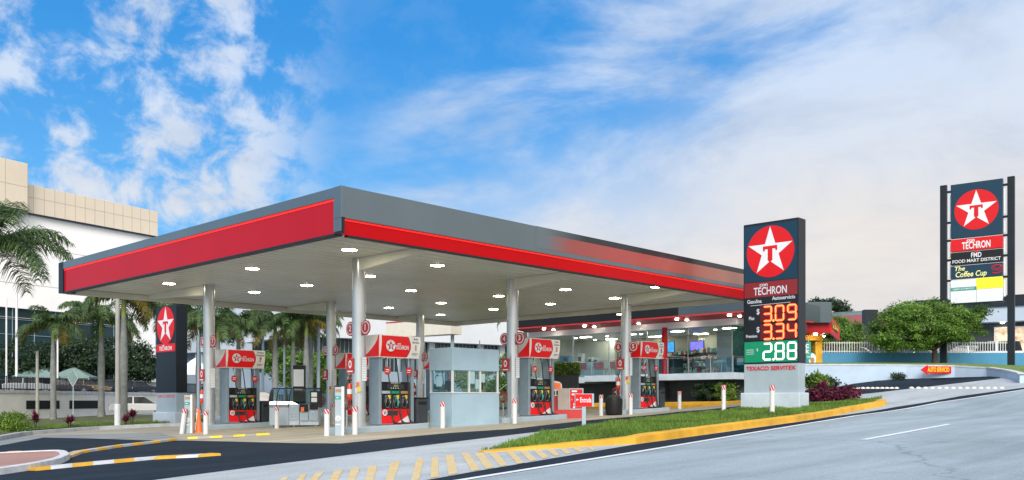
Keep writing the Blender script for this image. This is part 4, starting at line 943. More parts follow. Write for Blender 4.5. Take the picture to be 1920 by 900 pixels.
# ------------------------------------------------------------------ coffee kiosk beyond the price sign
kb = P(1500, 752, 58); kb.z = 0
t = thing('coffee_kiosk', 'small red and yellow coffee shop corner right of the price sign', 'building', P(1540, 700, 57.5), 0)
z = lambda y: CZ+(HY-y)/F_PX*57.5-t.location.z; X = lambda x: (x-1540)/F_PX*57.5
MB().bb(X(1504), X(1541), 1.0, 5, z(700)-2.2, z(640)).bb(X(1527), X(1540), -.2, 1.0, z(700)-2.2, z(628)).build('yellow_wall', 'yellow', t, bevel=.02)
MB().bb(X(1500), X(1540.5), -.3, 6, z(639), z(628)).build('yellow_beam', 'yellow', t)
MB().bb(X(1500), X(1527), .9, .98, z(700)-2.2, z(643)).build('shop_window', 'darkglass', t)
mb = MB().add([(X(1500), -1.4, z(628)), (X(1541), -1.4, z(628)), (X(1541), -1.4, z(596)), (X(1500), -1.4, z(596))], [(0, 1, 2, 3)])
mb = MB().bb(X(1500), X(1541), -1.4, 5, z(627), z(600)); mb.build('red_canopy', 'red', t)
A = Vector((X(1541), -1.4)); B = Vector((2.15, 3.0)); d = (B-A).normalized()
TT = Matrix(((d.x, 0, d.y, A.x), (d.y, 0, -d.x, A.y), (0, 1, 0, 0), (0, 0, 0, 1))); w = (B-A).length
mb = MB().prism([(0, z(628)), (w, z(634)-.0), (w, z(597)-.35), (0, z(597))], .1, TT, 0, True); rc = mb.build('red_sign_board', 'signred', t)
mb = MB().prism([(.25, z(617)), (w*.72, z(622)), (w*.72, z(610)), (.25, z(607))], .13, TT, 0); mb.text('The Coffee Cup', .46, TT @ Matrix.Translation((w*.38, z(613.5), .14)), 1, .02, 1.08, shear=.2); mb.build('lettering', ['black', 'yellowbr'], rc)
MB().bb(X(1496), X(1541), -1.8, 5, z(610), z(572)).build('grey_fascia', 'fasciagrey', t, bevel=.03)
MB().cyl((X(1545), .2, z(631)), (X(1545), .2, z(629)), .12, n=12).cyl((X(1521), -.8, z(630)), (X(1521), -.8, z(628)), .12, n=12).build('downlight', 'storelamp', t)
o = thing('teal_sign', 'teal hanging sign with white letters beside the yellow wall', 'sign', P(1516, 657, 55), 0); k = 55/F_PX
MB().bb(-5*k, 4*k, -.04, .04, -17*k, 16*k).build('board', 'teal', o); mb = MB().text('c', .5, FY(-.1, -.045, .3), 0, .03); mb.text('k', .4, FY(-.1, -.045, -.05), 0, .03); mb.prism([(-.13, -.42), (.1, -.42), (.1, -.38), (-.13, -.38)], .006, FY(0, -.041, 0), 0); mb.build('lettering', 'signwhite', o); MB().cyl((0, 0, 16*k), (0, 0, 22*k), .02, n=6).build('hanger', 'chrome', o)
o = thing('poster_stand', 'white oval poster stand in front of the yellow kiosk wall', 'sign', P(1523, 700, 55.5), 0)
MB().cyl((0, 0, -.9), (0, 0, .6), .03, n=8).build('stand', 'navy', o); mb = MB().prism([(a*.8, b*1.35) for a, b in circ(.28, 24)], .03, FY(0, 0, .85), 0, True); mb.prism([(a*.8, b*1.1-.05) for a, b in circ(.16, 18)], .035, FY(0, 0, .85), 1); mb.build('poster', ['signwhite', 'tan'], o)

# ------------------------------------------------------------------ distant buildings
def block(name, label, a, b, depth, z0, z1, m):
    d = b-a; d.z = 0; L = d.length; t = thing(name, label, 'building', (a.x, a.y, z0), math.atan2(d.y, d.x)); MB().bb(0, L, 0, depth, 0, z1-z0).build('wall', m, t); return t, L
# big clad building on the left
pr_ = P(296, 752, 110); pl_ = P(42, 752, 95.5); d = (pl_-pr_).normalized(); pend = pr_+d*(reach(pr_, d, -260))
ang = math.atan2(-d.y, -d.x); L = (pend-pr_).length; Zt = CZ+355/F_PX*110
gz = 1.9
lb = thing('office_building', 'tall building with cream clad top band over a bright white wall at far left', 'building', (pend.x, pend.y, gz), ang); H = Zt-gz
X41 = L-(P(42, 752, 95.5)-pr_).length
MB().bb(0, L, .5, 22, 9.2, H-3.05).build('upper_wall', 'cleanwhite', lb)
MB().bb(X41, L, 0, 22, H-3.0, H).build('cladding_band', 'creampanel', lb, bevel=.03)
MB().bb(-1, X41-.0, -1.0, 22, H-3.0, H+1.9).build('cladding_block', 'creampanel', lb, bevel=.03)
mb = MB(); n = 14; wv = (L-X41)/n
for k in range(1, n): mb.bb(X41+k*wv-.025, X41+k*wv+.025, -.012, .05, H-3.0, H)
mb.bb(X41, L, -.012, .05, H-1.35, H-1.3)
for k in range(0, 8): mb.bb(X41-.05-k*2.35-.025, X41-.05-k*2.35+.025, -1.012, -.9, H-3, H+1.9)
mb.bb(-1, X41, -1.012, -.9, H-.6, H-.55)
for zz_ in (H-6.6, H-10.6, H-14.2): mb.bb(0, L, .49, .52, zz_, zz_+.06)
mb.build('panel_joint', 'seam', lb)
MB().bb(X41, L, .02, .5, H-3.12, H-3.0).bb(-1, X41, -.98, .5, H-3.12, H-3).build('shadow_gap', 'navy', lb)
MB().bb(0, L-2.9, .8, 22, 0, 9.2).build('glass_curtain_wall', 'darkglass', lb); MB().bb(L-2.9, L, .3, 22, 0, 9.2).build('white_pier', 'cleanwhite', lb)
mb = MB()
for q in np.arange(0, L-3, 2.4): mb.bb(q, q+.06, .72, .8, 0, 9.2)
for zz_ in (1.6, 3.2, 4.8, 6.4, 8.0): mb.bb(0, L-2.9, .74, .8, zz_, zz_+.05)
mb.build('mullion', 'bluegrey', lb)
# grey-blue building behind the palms
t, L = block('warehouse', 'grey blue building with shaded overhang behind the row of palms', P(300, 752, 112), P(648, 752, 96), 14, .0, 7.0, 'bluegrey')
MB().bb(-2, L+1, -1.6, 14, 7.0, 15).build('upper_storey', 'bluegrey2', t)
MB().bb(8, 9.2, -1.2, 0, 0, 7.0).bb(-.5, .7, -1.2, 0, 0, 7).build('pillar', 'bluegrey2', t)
# white building across the back, window band below a deep white wall
a = P(560, 752, 84); b = P(985, 752, 99.5)
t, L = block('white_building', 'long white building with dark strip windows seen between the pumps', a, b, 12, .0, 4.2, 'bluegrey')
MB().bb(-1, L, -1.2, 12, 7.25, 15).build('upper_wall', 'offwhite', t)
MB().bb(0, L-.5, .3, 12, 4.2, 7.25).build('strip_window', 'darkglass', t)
mb = MB()
for q in (3.0, 6.8, 14, 20.0, 22.8, 26.5): mb.bb(q, q+.7, -.05, .3, 4.2, 7.25)
mb.build('pier', 'offwhite', t); mb = MB()
for q in np.arange(.2, L-1, .45): mb.bb(q, q+.06, .22, .3, 4.2, 7.25)
mb.build('mullion', 'bluegrey', t)
# secondary flat roof behind the forecourt (white beam with red line)
pa = P(724, 752, 60); pb = P(846, 752, 56.5); d = pb-pa; L = d.length
t = thing('rear_shelter', 'plain white flat roof with thin red top line behind the rear columns', 'shelter', (pa.x, pa.y, h(pa.x, pa.y)), math.atan2(d.y, d.x))
zb_ = CZ+(HY-627)/F_PX*57-t.location.z; MB().bb(0, L, 0, 1.0, zb_, zb_+.95).build('roof', 'cream', t); MB().bb(-.02, L+.02, -.02, 1.0, zb_+.952, zb_+1.02).build('red_trim', 'red', t)
for q in (.5, L-.5): MB().bb(q-.08, q+.08, .6, .76, -.3, zb_).build('post', 'palegrey', t)
# buildings on the upper right
t, L = block('shop_building', 'low shop with dark fascia and lit windows behind the pylon sign', P(1760, 752, 88), P(2080, 752, 80), 12, tz, P(1840, 607, 86).z, 'dark')
zq = P(1840, 607, 86).z-tz; zq2 = P(1840, 580, 86).z-tz; zq3 = P(1840, 560, 86).z-tz
MB().bb(-2, L, -1.5, 12, zq, zq2).build('pale_band', 'bluegrey2', t); MB().bb(-2, L, -1.7, 12, zq2, zq3).build('fascia', 'navy', t); MB().bb(2.2, 5.9, -.08, 0, 1.1, zq-.3).bb(8.2, 12.0, -.08, 0, 1.1, zq-.3).build('window', 'posters', t) if 'posters' in M else None
M['posters'] = mat('lit_window', (.5, .3, .18), .3, var=.9, vs=1.6, emit=.5, ecol=(.7, .45, .28), col2=(.9, .75, .55))
for q in (4.9, 9.3):
    f = MB().bb(q-.1, q+2.5, -.12, -.02, 1.6, zq-.4).build('window_frame', 'white', t); MB().bb(q, q+2.4, -.13, -.12, 1.7, zq-.5).build('window', 'posters', f)
for q in (5.6, 9.5): MB().cyl((q, -.8, zq-.02), (q, -.8, zq-.12), .16, n=10).build('downlight', 'storelamp', t)
t, L = block('red_band_building', 'far pale building with a red band left of the dark pillar', P(1560, 752, 105), P(1700, 752, 100), 10, tz, P(1600, 628, 103).z, 'bluegrey2')
za = P(1600, 628, 103).z-tz; MB().bb(-1, L, -1, 10, za, P(1600, 618, 103).z-tz).build('pale_band', 'white', t); MB().bb(-1, L, -1, 10, P(1600, 618, 103).z-tz, P(1600, 591, 103).z-tz).build('red_band', 'redfar', t) if 'redfar' in M else None
M['redfar'] = mat('faded_red', (.30, .09, .1), .7, var=.06)
MB().bb(-1, L, -1, 10, P(1600, 618, 103).z-tz+.002, P(1600, 591, 103).z-tz).build('red_band', 'redfar', t); MB().bb(-1, L*.6, -.8, 10, P(1600, 591, 103).z-tz+.003, P(1600, 584, 103).z-tz).build('roof_light', 'tealglass', t)
o = MB().bb(-.42, .42, -.3, .3, 0, P(1628, 581, 75).z-tz).bb(.43, .75, -.2, .3, 0, P(1628, 581, 75).z-tz).build('dark_pillar', 'navy', loc=P(1628, 752, 75).xy.to_3d()+Vector((0, 0, tz)), bevel=.02)
tag(o, 'thick dark pillar standing between the two rounded trees', 'pillar')

# ------------------------------------------------------------------ left retaining wall, fence, parked cars, tents
wz = 2.08
wp = [P(-60, 752, 60), P(50, 752, 66), P(213, 752, 78), P(300, 752, 86), P(400, 752, 96)]
lw = wallstrip('retaining_wall', wp, None, wz, .3, 'leftwall', 'long white retaining wall with dark vents below the railing, far left', 'wall')
mbv = None
def onwall(px):
    for a, b in zip(wp, wp[1:]):
        ua = CX+F_PX*a.x/a.y; ub = CX+F_PX*b.x/b.y
        if ua <= px <= ub: d = (b-a).normalized(); return a+d*reach(a, d, px), d
def vent(x0, x1, y0, y1):
    (a, d), (b, _) = onwall(x0), onwall(x1); ca = math.atan2(d.y, d.x); L = (b-a).length; zt = P(x0, y0, a.y).z; zb = P(x0, y1, a.y).z
    o = MB().bb(0, L, -.03, .03, zb, zt)
    for q in range(int((zt-zb)/.12)): o.bb(0, L, -.05, -.03, zb+.04+q*.12, zb+.07+q*.12, 1)
    v = o.build('vent', ['black', 'dark'], lw); v.location = (a.x, a.y, 0); v.rotation_euler.z = ca
vent(49, 72, 751, 767); vent(74, 111, 751, 767); vent(130, 187, 751, 766.5)
mb = MB()
for a, b in zip(wp, wp[1:]):
    d = (b-a).normalized(); s = Vector((d.y, -d.x, 0))*.06
    mb.add([(a.x+s.x, a.y+s.y, wz-.22), (b.x+s.x, b.y+s.y, wz-.22), (b.x+s.x, b.y+s.y, wz+.01), (a.x+s.x, a.y+s.y, wz+.01), (a.x-6*s.x, a.y-6*s.y, wz+.01), (b.x-6*s.x, b.y-6*s.y, wz+.01), (a.x, a.y, wz-.22), (b.x, b.y, wz-.22)], [(0, 1, 2, 3), (3, 2, 5, 4), (6, 7, 1, 0)])
mb.build('coping', 'kerbw', lw)
MBt = MB(); tp = [(p.x, p.y, wz-.06) for p in wp]+[(-30, 135, wz-.06), (-130, 135, wz-.06), (-130, 60, wz-.06)]
MBt.add(tp, [tuple(range(len(tp)))]); struct(MBt.build('upper_parking', 'street'))
fl = 'black metal railing along the top of the white retaining wall'
bar_fence(wp[0]+Vector((0, .1, 0)), wp[1]+Vector((0, .1, 0)), wz, 1.0, .17, 'navy', 'metal_fence', 'black metal railing on the white wall, leftmost run', .022)
bar_fence(wp[1]+Vector((0, .1, 0)), wp[2]+Vector((0, .1, 0)), wz, 1.0, .19, 'navy', 'metal_fence', 'black metal railing on the white wall, run in front of the grey tents', .024)
bar_fence(wp[2]+Vector((0, .1, 0)), wp[3]+Vector((0, .1, 0)), wz, 1.0, .22, 'navy', 'metal_fence', 'black metal railing on the white wall, run left of the upright sign', .028)
bar_fence(wp[3]+Vector((0, .1, 0)), wp[4]+Vector((0, .1, 0)), wz, 1.0, .22, 'navy', 'metal_fence', 'black metal railing on the white wall, run behind the upright sign', .028)
bar_fence(P(440, 752, 88), P(600, 752, 80), .2, 1.7, .25, 'navy', 'metal_fence', 'black metal fence low behind the palm trunks', .03)
def make_car(label, m, loc, rz, suv=False):
    t = thing('parked_car', label, 'car', loc, rz, 'cars parked and passing around the station'); L = 4.4; ww = 1.74; hr = 1.46 if not suv else 1.68
    pr = [(-2.2, .35), (-2.2, .72), (-2.1, .88), (-1.2 if not suv else -2.1, .95), (1.0, .93), (1.9, .8), (2.15, .65), (2.2, .35)]
    T = Matrix(((1, 0, 0, 0), (0, 0, 1, -ww/2), (0, 1, 0, 0), (0, 0, 0, 1)))
    MB().prism(pr[::-1], ww, T, 0, True).build('body', m, t, bevel=.06)
    cb = [(-1.75 if not suv else -2.12, .9), (-1.15 if not suv else -1.95, hr-.03), (-.9 if not suv else -1.8, hr), (.15, hr), (.35, hr-.03), (1.15, .9)]
    n = len(cb); vs = []
    for y, s_ in ((-1, -1), (1, 1)):
        for x, z in cb: k = .82 if z > 1 else .95; vs.append((x, y*ww/2*k, z))
    fs = [tuple(range(n)), tuple(range(2*n-1, n-1, -1))]+[(i, n+i, n+(i+1) % n, (i+1) % n) for i in range(n)]
    MB().add(vs, fs).build('windows', 'carglass', t)
    MB().box(((-.38 if not suv else -.85), 0, hr+.0), (1.35 if not suv else 2.0, ww*.80, .05)).build('roof', m, t, bevel=.02)
    mb = MB()
    for x in (-.45,):
        for y in (-1, 1): mb.add([(x-.05, y*(ww/2*.955), .9), (x+.05, y*(ww/2*.955), .9), (x+.05, y*(ww/2*.825), hr), (x-.05, y*(ww/2*.825), hr)], [(0, 1, 2, 3)])
    mb.build('pillar', m, t)
    for x in (-1.35, 1.4):
        for y in (-1, 1):
            w_ = MB().cyl((x, y*ww/2*.99, .33), (x, y*(ww/2-.22), .33), .33, n=18).build('wheel', 'rubber', t, True); MB().cyl((x, y*(ww/2+.005), .33), (x, y*(ww/2-.02), .33), .2, n=14).build('rim', 'chrome', w_)
    for y in (-1, 1): MB().box((2.12, y*.6, .68), (.12, .35, .12)).build('headlight', 'white', t); MB().box((-2.19, y*.65, .78), (.06, .3, .13)).build('taillight', 'taillight', t)
    return t
cb_ = [('silver sedan parked behind the railing, leftmost car', 'carsilver', 55, 84, R(25)), ('dark purple car parked right of the palm trunk behind the railing', 'cardark', 130, 90, R(20)), ('tan car parked behind the railing right of the diamond sign', 'cartan', 166, 93, R(20)),
       ('navy car parked left of the concrete pole behind the railing', 'carnavy', 207, 95, R(20)), ('dark car parked behind the railing just left of the upright sign', 'carnavy', 262, 99, R(20))]
for lab, m, px, Y, rz in cb_: q = P(px, 752, Y); make_car(lab, m, (q.x, q.y, wz-.06), rz)
for lab, m, px, Y, rz in (('white car passing on the street behind the concrete pole', 'carwhite', 262, 72, R(20)), ('blue car on the street behind the service counter', 'carblue', 492, 57, R(12))):
    q = P(px, 752, Y); make_car(lab, m, (q.x, q.y, h(q.x, q.y)+.02), rz)
for lab, m, px, Y, rz, sv in (('white hatchback parked behind the fence right of the tree', 'carwhite', 1857, 68, R(150), True), ('pale car half hidden by the pylon post behind the fence', 'carsilver', 1800, 70, R(160), False), ('white car parked behind the fence, just left of the dark pillar', 'carwhite', 1592, 72, R(170), False),
                              ('navy car parked behind the fence, just right of the dark pillar', 'carnavy', 1662, 71, R(165), False), ('white car parked behind the fence below the large tree', 'carwhite', 1712, 70, R(10), False)):
    q = P(px, 752, Y); make_car(lab, m, (q.x, q.y, tz+.02), rz, sv)
def tent(label, px, py, Y, half, m, base_y, grp):
    a = P(px, py, Y); zb = P(px, base_y, Y).z; t = thing('canopy_tent', label, 'tent', (a.x, a.y, wz-.06), R(10), grp); H_ = a.z-wz+.06; e = zb-wz+.06
    vs = []; n = 8; rr = [(1, 0), (.75, .22), (.5, .5), (.25, .8), (.02, 1)]
    for r_, f in rr:
        for sx_, sy_ in ((-1, -1), (1, -1), (1, 1), (-1, 1)): vs.append((sx_*half*r_, sy_*half*r_, e+(H_-e)*f))
    fs = [(4*k+i, 4*k+(i+1) % 4, 4*k+4+(i+1) % 4, 4*k+4+i) for k in range(4) for i in range(4)]
    MB().add(vs, fs).bb(-half, half, -half, -half+.02, e-.18, e).bb(half-.02, half, -half, half, e-.18, e).build('fabric_roof', m, t)
    for sx_ in (-1, 1):
        for sy_ in (-1, 1): MB().cyl((sx_*(half-.05), sy_*(half-.05), 0), (sx_*(half-.05), sy_*(half-.05), e), .03, n=8).build('leg', 'white', t)
tent('grey green peaked tent behind the silver sedan', 76, 687, 92, 2.0, 'teallfab', 706, 'peaked tents in the upper parking'); tent('grey green peaked tent behind the diamond sign', 139, 689, 94, 2.0, 'teallfab', 707, 'peaked tents in the upper parking')
tent('white peaked tent behind the canopy column with number 7', 367, 671, 90, 1.7, 'whitefab', 700, 'peaked tents in the upper parking'); tent('low red awning tent behind the sedan', 52, 683, 98, 2.2, 'redpaint', 694, 'peaked tents in the upper parking')

# ------------------------------------------------------------------ poles and small signs left
def pole(name, label, px, yb, yt, Y, r, m, cat='pole', base=None, mi=None):
    a = P(px, yb, Y); H_ = P(px, yt, Y).z-a.z; t = thing(name, label, cat, a, 0); MB().cyl((0, 0, -.6), (0, 0, H_), r, r*.8, n=14).build('shaft', m, t, True)
    if base: MB().cyl((0, 0, -.3), (0, 0, base), r*1.25, r*1.2, n=14).build('painted_base', 'white', t, True)
    MB().cyl((0, 0, H_), (0, 0, H_+.05), r*.9, n=12).build('cap', m, t); return t
g = G(220, 800); pole('utility_pole', 'tall grey pole with white painted base left of the upright sign', 220.5, 799, 548, g.y+.3, .12, 'conc', base=(800-758)/F_PX*g.y)
pole('flag_pole', 'thin white pole rising at the left edge of the railing', 12, 735, 560, 88, .09, 'white'); pole('flag_pole', 'thin bright white pole left of the tents', 31, 735, 540, 88, .13, 'white'); pole('flag_pole', 'thin white pole right of the palm trunk', 108, 735, 620, 90, .1, 'white')
pole('concrete_post', 'short concrete post in front of the white wall, left of the palm', 70, 780, 660, 64, .12, 'conc')
for px, yb, yt, Y, r, lab in ((372, 775, 590, 66, .11, 'grey street pole just left of the number 7 column'), (493, 765, 560, 68, .11, 'thin grey pole among the palms, left of the thick trunk'), (533, 765, 560, 70, .09, 'thin grey pole right of the thick palm trunk'), (597, 765, 520, 66, .13, 'tall pale pole right of the palm row')):
    pole('street_pole', lab, px, yb, yt, Y, r, 'palegrey')
g = G(137, 797); k = g.y/F_PX
t = thing('road_sign', 'grey back of a diamond shaped road sign on a thin post', 'road sign', g, R(8)); zc_ = (797-709)*k
MB().cyl((0, .02, -.1), (0, .02, zc_+.2), .028, n=8).build('post', 'palegrey', t); mb = MB().prism([(0, -.47), (.26, 0), (0, .47), (-.26, 0)], .012, FY(0, 0, zc_), 0, True); mb.tube([(0, -.02, zc_-.47), (.26, -.02, zc_), (0, -.02, zc_+.47), (-.26, -.02, zc_), (0, -.02, zc_-.47)], .012, 5, 1); mb.build('diamond_plate', ['teallfab', 'white'], t)

# ------------------------------------------------------------------ bollards, pillars, cone and forecourt clutter
def make_bollard(label, loc, hh, r=.085):
    t = thing('bollard', label, 'bollard', loc, 0, 'white bollards with red striped caps'); MB().cyl((0, 0, -.1), (0, 0, 1-.17), r, n=20).build('post', 'white', t, True)
    mb = MB().cyl((0, 0, .83), (0, 0, 1.0), r+.004, n=20, mi=0); n = 40
    for s_ in range(4):                                        # slanted white bands on the red cap
        vs = []; fs = []
        for i in range(n+1):
            a = 2*math.pi*i/n; f = (i/n*3+s_*.0) ; 
        for s2 in range(1): pass
    for b_ in range(6):
        a0 = b_*math.pi/3; vs = []; m_ = 5
        for j in range(m_+1):
            a = a0+j/m_*.9; z_ = .835+.16*j/m_
            vs += [((r+.007)*math.cos(-a), (r+.007)*math.sin(-a), z_), ((r+.007)*math.cos(-a-.42), (r+.007)*math.sin(-a-.42), z_)]
        mb.add(vs, [(2*j, 2*j+1, 2*j+3, 2*j+2) for j in range(m_)]+[(2*j+2, 2*j+3, 2*j+1, 2*j) for j in range(0)], 1)
    mb.build('striped_cap', ['redpaint', 'signwhite'], t, False); t.scale = (1, 1, hh); return t
BL = [(613, 818, 51, 'bollard left of the pale blue pillar at the nearest island', 0), (665.5, 815.5, 53, 'bollard in front of the nearest canopy column', 0), (830, 803.5, 50, 'bollard in front of the cashier booth', 0), (965, 795, 47, 'bollard in front of the number 3 column', 0),
      (1127, 780, 40, 'bollard left of the black drum', 0), (1182.5, 778, 40, 'bollard in front of the number 5 column', 0), (1274, 767.5, 34, 'bollard right of pump 5', 0), (1357, 774, 52, 'tall bollard standing apart left of the price sign', 0),
      (1401, 772, 50, 'tall bollard at the left foot of the price sign', 0), (1448, 783, 61, 'tall bollard in the grass right before the price sign', 0), (519, 804, 41, 'bollard in front of the food counter', 0), (341, 814, 48, 'leaning bollard left of the small pale pillar, left of the cone', 7),
      (386, 815, 44, 'bollard right of the orange cone', 0), (624.5, 796, 39, 'far bollard half hidden by the pale blue pillar', 0), (794.5, 787, 36, 'bollard behind the grey bin of pump 1', 0), (1087, 784, 37, 'bollard hidden behind the Entrada sign', 0), (372, 808, 42, 'bollard behind the orange cone', 0), (1160, 776, 34, 'bollard hidden behind the black drum', 0)]
bp = None
for px, py, hp, lab, tilt in BL:
    g = G(px, py); hh = hp/F_PX*g.y
    if bp is None: bp = make_bollard(lab, g, hh); o = bp
    else: o = dup(bp, g, random.uniform(0, 3), lab, (1, 1, hh))
    if tilt: o.rotation_euler = (0, R(tilt), 0)
def pillar(label, px0, px1, yb, yt):
    g = G((px0+px1)/2, yb); k = g.y/F_PX; w = (px1-px0)*k*.80; H_ = (yb-yt)*k
    t = thing('service_pillar', label, 'service pillar', g, UANG-R(50)+R(10), 'pale blue service pillars at the island ends'); MB().bb(-w/2, w/2, -.15, .2, 0, H_).build('housing', 'palegrey', t, bevel=.01)
    MB().bb(w/2-.05, w/2+.02, -.17, .22, 0, H_+.02).build('side_trim', 'white', t)
    mb = MB(); T = FY(0, -.152, 0); mb.prism([(-w/2+.02, H_-.15), (w/2-.06, H_-.15), (w/2-.06, H_-.06), (-w/2+.02, H_-.06)], .006, T, 0); mb.build('tan_label', 'tan', t)
    mb = MB().prism([(-w/2, H_*.75), (w/2-.07, H_*.75), (w/2-.07, H_*.82), (-w/2, H_*.82)], .008, T, 0); mb.prism([(-w/2+.04, H_*.775), (w/2-.14, H_*.775), (w/2-.14, H_*.79), (-w/2+.04, H_*.79)], .012, T, 1); mb.build('teal_label', ['teal', 'signwhite'], t)
    mb = MB(); emblem(mb, FY(-.03, -.153, H_*.36), .085, 0, 1, 0); mb.prism([(-.1, H_*.22), (.04, H_*.22), (.04, H_*.245), (-.1, H_*.245)], .006, FY(0, -.152, 0), 0); mb.build('emblem', ['signwhite', 'palegrey'], t)
pillar('pale blue service pillar at the nearest island beside the column', 627, 646, 817, 726); pillar('pale blue service pillar left of the orange cone', 346, 363, 813, 741)
g = G(373, 812); k = g.y/F_PX; t = thing('traffic_cone', 'orange traffic cone between two bollards left of pump 7', 'traffic cone', g, .4)
MB().bb(-.16, .16, -.16, .16, 0, .03).build('base', 'orange', t, bevel=.01); MB().lathe([(.13, .03), (.12, .06), (.03, 46*k), (.0, 46*k+.005)], 20).build('cone', 'orange', t, True)
# extinguishers and hose reels on the columns
def extinguisher(label, p, z):
    t = thing('fire_extinguisher', label, 'fire extinguisher', (p.x, p.y, z), UANG, 'red extinguishers hung on the columns')
    MB().lathe([(.02, 0), (.085, .01), (.09, .05), (.09, .46), (.06, .54), (.02, .56)], 16).build('cylinder', 'orangered', t, True); MB().cyl((0, 0, .56), (0, 0, .64), .025, n=8).box((-.0, .05, .65), (.03, .14, .03)).build('valve', 'black', t); MB().tube([(0, .05, .62), (-.03, .12, .5), (-.06, .1, .2)], .012, 6).build('hose', 'rubber', t, True)
    MB().lathe([(.092, .2), (.092, .36)], 16).build('label_band', 'signwhite', t)
M['orangered'] = mat('extinguisher_red', (.6, .05, .02), .35, var=.08)
nmn = ['nearest column', 'number 3 column', 'number 5 column', 'number 7 column', 'number 9 column', 'number 11 column']
for i in (0, 2, 3, 5):
    p, cu, cv, zg_ = cpos[i]; q = p-UD*.12+VD*.33; extinguisher('red fire extinguisher hung on the left side of the '+nmn[i], q, zg_+1.05)
    t = bpy.data.objects[can.name]
def reel(label, p, z):
    t = thing('hose_reel', label, 'hose reel', (p.x, p.y, z), UANG, 'red air hose reels at the columns'); mb = MB(); rng = random.Random(4)
    for q in range(6):
        r_ = .13+.018*q+rng.uniform(-.01, .01); cx_ = -.05+.02*q; mb.tube([(cx_+rng.uniform(-.01, .01), r_*math.cos(a)+rng.uniform(-.01, .01), .75+r_*math.sin(a)) for a in [w_*math.pi/9 for w_ in range(19)]], .010, 5)
    mb.build('coiled_hose', 'redhose', t, True); MB().cyl((.05, 0, 0), (.05, 0, .95), .025, n=8).cyl((-.06, 0, .75), (.08, 0, .75), .04, n=10).build('stand', 'palegrey', t)
M['redhose'] = mat('red_hose', (.28, .04, .03), .5, var=.2)
for i in (0, 1, 2, 4, 5):
    p, cu, cv, zg_ = cpos[i]; reel('red coiled air hose at the '+nmn[i], p-UD*.25+VD*(.38 if i != 1 else .3), zg_+.2)
def bin_(label, p, z, w=.45, H_=.9):
    t = thing('waste_bin', label, 'waste bin', (p.x, p.y, z), UANG, 'dark bins beside the pumps'); MB().box((0, 0, H_/2), (w, w, H_)).build('body', 'dark', t, bevel=.03); MB().box((0, 0, H_+.02), (w+.04, w+.04, .05)).build('lid', 'black', t, bevel=.015); MB().box((0, -w/2-.005, H_*.82), (w*.7, .02, .1)).build('flap', 'black', t)
for i in (0, 3): q = cpos[i][0]+UD*2.45-VD*.05; bin_('dark grey bin on the island right of pump '+PL[i][2], q, h(q.x, q.y)+.2, .5, .82)
q = cpos[2][0]+UD*2.5; bin_('dark bin on the island right of pump 5', q, h(q.x, q.y)+.2, .4, .8)
g = G(1151, 779); t = thing('drum', 'round black water drum left of the number 5 column', 'drum', g, 0); k = g.y/F_PX
MB().lathe([(.30, 0), (.34, .04), (.355, .1), (.37, 28*k), (.35, 32*k), (.26, 33*k)], 28).build('body', 'black', t, True); MB().lathe([(.25, 33*k), (.25, 37*k), (.2, 38*k), (.01, 38*k)], 24).build('lid', 'dark', t, True)
# cashier booth
g = G(848, 801.5); t = thing('cashier_booth', 'pale blue cashier booth with window band between pump 1 and pump 3', 'booth', (g.x, g.y, g.z), UANG); k = g.y/F_PX
L = reach(g, UD, 936); Wd = reach(g, VD, 806); zz = lambda y: (801.5-y)*k
MB().bb(0, L, 0, Wd, -.05, zz(737)).bb(-.03, L+.06, -.03, Wd, -.05, .1).build('lower_panel', 'boothpaint', t, bevel=.01); MB().bb(-.02, L+.02, -.02, Wd, zz(737), zz(735)).build('sill', 'white', t)
MB().bb(-.02, L-.03, -.02, Wd+.02, zz(694), zz(651)).build('upper_panel', 'boothpaint', t, bevel=.01)
mb = MB()
for x, y in ((0, 0), (.78, 0), (1.32, 0), (L-.1, 0), (0, Wd-.06), (L-.1, Wd-.06)): mb.bb(x, x+.07, y, y+.06, zz(735), zz(694))
mb.build('window_post', 'white', t); MB().bb(.02, L-.1, .02, .03, zz(735), zz(694)).bb(.02, .03, .03, Wd, zz(735), zz(694)).bb(.02, L-.1, Wd-.03, Wd-.02, zz(735), zz(694)).build('window_glass', 'glass', t)
mb = MB(); 
for x, y0, w_, h_ in ((.85, .3, .26, .5), (1.14, .12, .16, .34), (1.42, .35, .2, .3)): mb.bb(x, x+w_, .035, .045, zz(735)+y0, zz(735)+y0+h_)
mb.bb(.035, .045, Wd*.5, Wd*.75, zz(735)+.2, zz(735)+.55).build('notice', 'signwhite', t)
bt = Matrix.Translation(g) @ Matrix.Rotation(UANG, 4, 'Z')
for x, y, rz_, lab in ((.35, .55, .2, 'dark monitor seen through the left booth window'), (1.75, .4, -.2, 'small dark card terminal seen in the right booth window')):
    q = bt @ Vector((x, y, zz(737))); o = thing('monitor', lab, 'monitor', q, UANG+rz_); MB().box((0, 0, .28), (.44 if x < 1 else .2, .04, .3)).build('screen', 'black', o, bevel=.01); MB().cyl((0, .02, 0), (0, .02, .2), .02, n=8).box((0, 0, .01), (.2, .15, .02)).build('foot', 'black', o)
